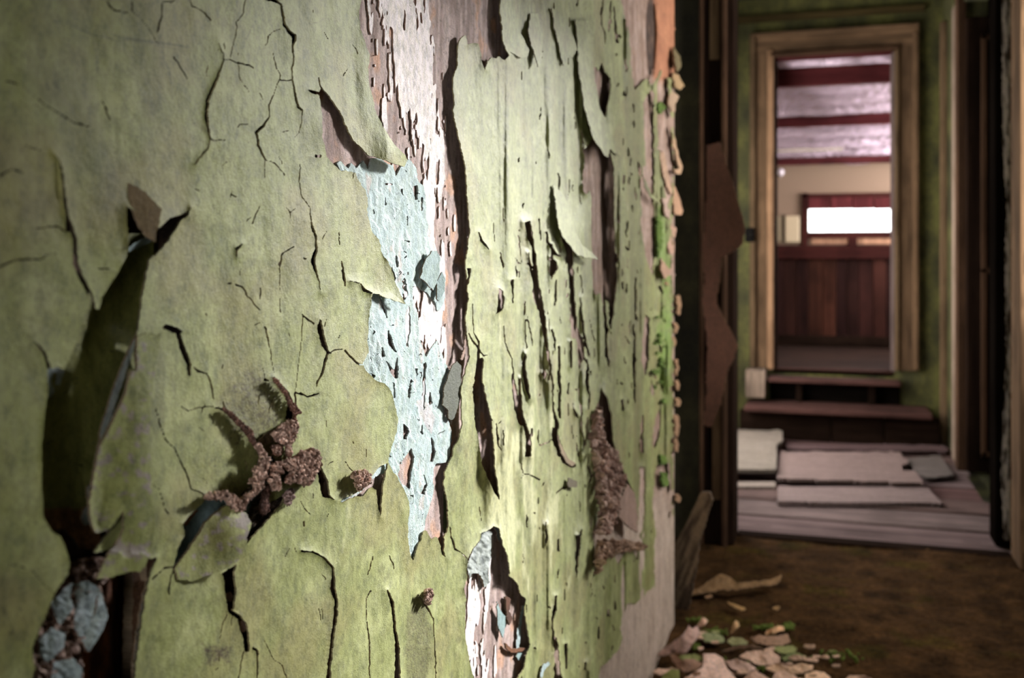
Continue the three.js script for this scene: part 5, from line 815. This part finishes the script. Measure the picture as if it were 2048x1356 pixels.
nest('tiny mud scrap on the lower crack below the tear', P2(730, 850, 765, 838, 770, 890, 748, 920, 738, 890), 50, 0.004, 0.008, MUD0, MUD1);
crop(980, 810, 4.843);
nest('large rough mud nest in the brown gash near the wall end', P2(1010, 80, 1060, 0, 1090, 120, 1110, 380, 1200, 420, 1260, 560, 1310, 720, 1260, 830, 1230, 950, 1200, 1180, 1150, 1240, 1020, 1240, 1060, 1100, 1080, 960, 1030, 880, 1050, 700, 1010, 500, 990, 380), 230, 0.0062, 0.016, lin(146, 112, 98), lin(218, 186, 168));
nest('brown mud rim hanging over the hollow near the wall end', P2(1080, 1330, 1250, 1330, 1400, 1345, 1490, 1360, 1480, 1395, 1330, 1405, 1200, 1430, 1090, 1500, 1040, 1640, 1030, 1400), 160, 0.0056, 0.016, lin(138, 108, 88), lin(214, 180, 154));
piece('hanging_scrap', P2(1240, 960, 1290, 860, 1330, 760, 1400, 850, 1430, 1050, 1430, 1240, 1340, 1180, 1250, 1080), { h: (x, y, u) => 0.02 + 0.012 * u, col: flat(lin(166, 136, 122), 0.4, 90, 14), mat: chalkMat, thick: 0.004, s: 2.4 });

// ------------------------------------------------------------------ what has fallen on the floor
function scrap(label, pts, { lift = 0.012, curlUp = 0.05, c = lin(168, 140, 122), under = 0.5, grp, name = 'paint_flake', dir = 0 } = {}) {
  const o = piece(name, pts, { h: (x, y, u, v) => { const w = dir ? u : v; return lift + curlUp * (1 - w) * (0.6 + 0.4 * Math.sin(u * 3)) + 0.008 * fbm(x * 0.06, y * 0.06, 711, 3); }, col: (x, y, P) => mul3(c, 1.3 + 0.5 * fbm(P[0] * 60, P[2] * 60, 713, 4)), parent: scene, place: onFloor, facing: 'floor', uv: uvFloor, s: 2.4, thick: 0.003, edge: mul3(c, 0.7), mat: chalkMat });
  return tag(o, label, 'paint flake', grp);
}
crop(1260, 1116, 5.12);
scrap('large pointed pink paint flake standing up at the bottom of the floor', P2(755, 975, 870, 978, 945, 1025, 1000, 1130, 1090, 1240, 1120, 1320, 500, 1320, 560, 1230, 740, 1115), { curlUp: 0.025, c: lin(200, 168, 154) });
scrap('folded pink paint strip leaning on the wall foot', P2(250, 1000, 400, 880, 520, 800, 560, 760, 600, 680, 640, 720, 690, 690, 720, 770, 640, 880, 560, 985, 470, 960, 380, 990), { curlUp: 0.12, c: lin(184, 152, 140) });
scrap('brown curled paint strip under the folded pink one', P2(400, 980, 470, 990, 520, 1040, 640, 1030, 740, 1080, 700, 1130, 560, 1170, 480, 1120), { curlUp: 0.05, c: lin(132, 100, 82) });
scrap('long tan flake with a raised triangular peak, farthest on the dark floor', P2(580, 350, 700, 310, 760, 270, 850, 200, 935, 158, 1030, 200, 1100, 255, 1300, 240, 1460, 215, 1560, 165, 1540, 230, 1490, 270, 1300, 290, 1100, 320, 900, 330, 760, 360, 620, 380), { curlUp: 0.06, c: lin(104, 78, 48), grp: 'tan flakes on the dark floor' });
scrap('thin tan sliver lying aslant on the dark floor', P2(990, 450, 1060, 460, 1130, 490, 1200, 520, 1150, 535, 1080, 510), { curlUp: 0.02, c: lin(140, 108, 66), grp: 'tan flakes on the dark floor' });
scrap('tiny tan chip right of the aslant sliver', P2(1450, 510, 1500, 490, 1540, 495, 1500, 530), { curlUp: 0.015, c: lin(130, 100, 62), grp: 'tan flakes on the dark floor' });
scrap('small tan chip under the peaked flake', P2(760, 395, 830, 375, 850, 390, 800, 410), { curlUp: 0.01, c: lin(120, 90, 62), grp: 'tan flakes on the dark floor' });
scrap('upright tan leaf-shaped flake in the moss', P2(1030, 775, 1050, 700, 1075, 630, 1115, 650, 1115, 700, 1070, 750), { curlUp: 0.06, c: lin(188, 152, 112) });
scrap('bent orange-tan flake beside the bright moss', P2(1370, 785, 1400, 735, 1480, 710, 1570, 690, 1585, 740, 1500, 760), { curlUp: 0.03, c: lin(194, 150, 112) });
scrap('pink pointed chip behind the folded strip', P2(690, 690, 740, 600, 800, 640, 770, 680, 720, 700), { curlUp: 0.04, c: lin(190, 154, 132) });
scrap('round grey-green flake in the moss', P2(710, 800, 780, 760, 880, 770, 960, 810, 960, 860, 860, 870, 760, 850), { curlUp: 0.02, c: lin(116, 120, 84) });
scrap('oval grey-green flake right of the round one', P2(980, 850, 1040, 810, 1130, 810, 1220, 860, 1180, 890, 1050, 890), { curlUp: 0.02, c: lin(124, 122, 84) });
scrap('flat pink slab of paint in the middle of the debris', P2(1110, 1010, 1200, 950, 1330, 940, 1440, 980, 1540, 1010, 1530, 1080, 1420, 1100, 1300, 1090, 1220, 1040), { curlUp: 0.03, c: lin(178, 146, 128) });
scrap('brown slab of paint behind the pink slab', P2(1230, 810, 1330, 790, 1480, 800, 1620, 780, 1640, 860, 1560, 900, 1430, 900, 1300, 870), { curlUp: 0.025, c: lin(134, 104, 84) });
scrap('dark green flake right of the pink slab', P2(1540, 1000, 1600, 975, 1690, 980, 1750, 1030, 1660, 1055, 1560, 1050), { curlUp: 0.012, c: lin(92, 98, 56) });
scrap('pink flake at the bottom edge right of the pointed one', P2(1160, 1230, 1260, 1160, 1360, 1190, 1430, 1240, 1460, 1320, 1130, 1320), { curlUp: 0.03, c: lin(176, 142, 126) });
scrap('pink flake between pointed flake and pink slab', P2(980, 1060, 1100, 1030, 1230, 1070, 1290, 1130, 1200, 1180, 1060, 1140), { curlUp: 0.03, c: lin(172, 142, 130) });
scrap('curled tan strip arching over the debris', P2(900, 950, 1010, 920, 1130, 895, 1260, 890, 1380, 930, 1370, 955, 1240, 920, 1120, 920, 1000, 950), { curlUp: 0.05, c: lin(166, 134, 112) });
scrap('broad tan scrap at the right of the debris', P2(1380, 1120, 1480, 1090, 1600, 1110, 1760, 1080, 1880, 1100, 1860, 1150, 1700, 1190, 1500, 1190), { curlUp: 0.03, c: lin(178, 144, 118) });
scrap('olive flake in the bottom corner of the debris', P2(330, 1200, 420, 1140, 500, 1150, 510, 1230, 400, 1300, 300, 1290), { curlUp: 0.02, c: lin(96, 98, 44) });
scrap('broad pink flake at the bottom edge in the middle of the debris', P2(1480, 1180, 1560, 1150, 1690, 1200, 1760, 1270, 1740, 1340, 1500, 1340, 1440, 1260), { curlUp: 0.03, c: lin(184, 150, 132) });
scrap('pale tan flake at the bottom edge right of the broad pink one', P2(1790, 1190, 1900, 1150, 2000, 1180, 2060, 1230, 2010, 1330, 1800, 1330), { curlUp: 0.02, c: lin(196, 160, 132) });
for (let i = 0; i < 52; i++) {
  const x = rr(1345, 1740) - 30 * (i % 2), y = 1252 + 110 * Math.pow(rnd(), 0.8) + (x - 1350) * 0.08, r = rr(5, 16), n = 5 + Math.floor(rr(0, 4)), a0 = rr(0, 6), pts = [];
  for (let k = 0; k < n; k++) { const a = a0 + k / n * 6.283, q = r * rr(0.6, 1.2); pts.push([x + q * 1.7 * Math.cos(a), y + q * 0.55 * Math.sin(a)]); }
  const t = rnd();
  scrap(['small pinkish paint chip among the fallen debris at the wall foot', 'small brown paint chip among the fallen debris at the wall foot', 'small olive paint chip among the fallen debris at the wall foot'][t < 0.6 ? 0 : t < 0.8 ? 1 : 2], pts, { lift: rr(0.004, 0.02), curlUp: rr(0.005, 0.03), c: t < 0.6 ? lin(170, 138, 118) : t < 0.8 ? lin(130, 104, 84) : lin(112, 114, 66), grp: ['small pinkish chips in the floor debris', 'small brown chips in the floor debris', 'small olive chips in the floor debris'][t < 0.6 ? 0 : t < 0.8 ? 1 : 2], dir: i % 2 });
}
{ // moss growing in the debris
  const list = []; let g0 = new THREE.IcosahedronGeometry(1, 0);
  for (let i = 0; i < 420; i++) { const c = [[1395, 1240, 26, 6], [1430, 1262, 30, 8], [1530, 1254, 30, 7], [1575, 1254, 14, 6], [1575, 1250, 16, 6], [1392, 1292, 10, 8], [1680, 1310, 60, 14], [1500, 1330, 60, 16]][i % 8], P = onFloor(c[0] + c[2] * (rnd() + rnd() - 1), c[1] + c[3] * (rnd() + rnd() - 1), rr(0.002, 0.02)), s = rr(0.002, 0.0065), g = g0.clone(); g.scale(s, s * rr(0.6, 1.6), s); g.rotateY(rr(0, 6)); g.translate(...P); list.push(g); }
  const m = tag(mesh('moss', merge(list), std(lin(92, 108, 36), 0.95)), 'bright green moss growing between the fallen paint flakes', 'moss'); m.userData.kind = 'stuff';
}

renderer.render(scene, camera);
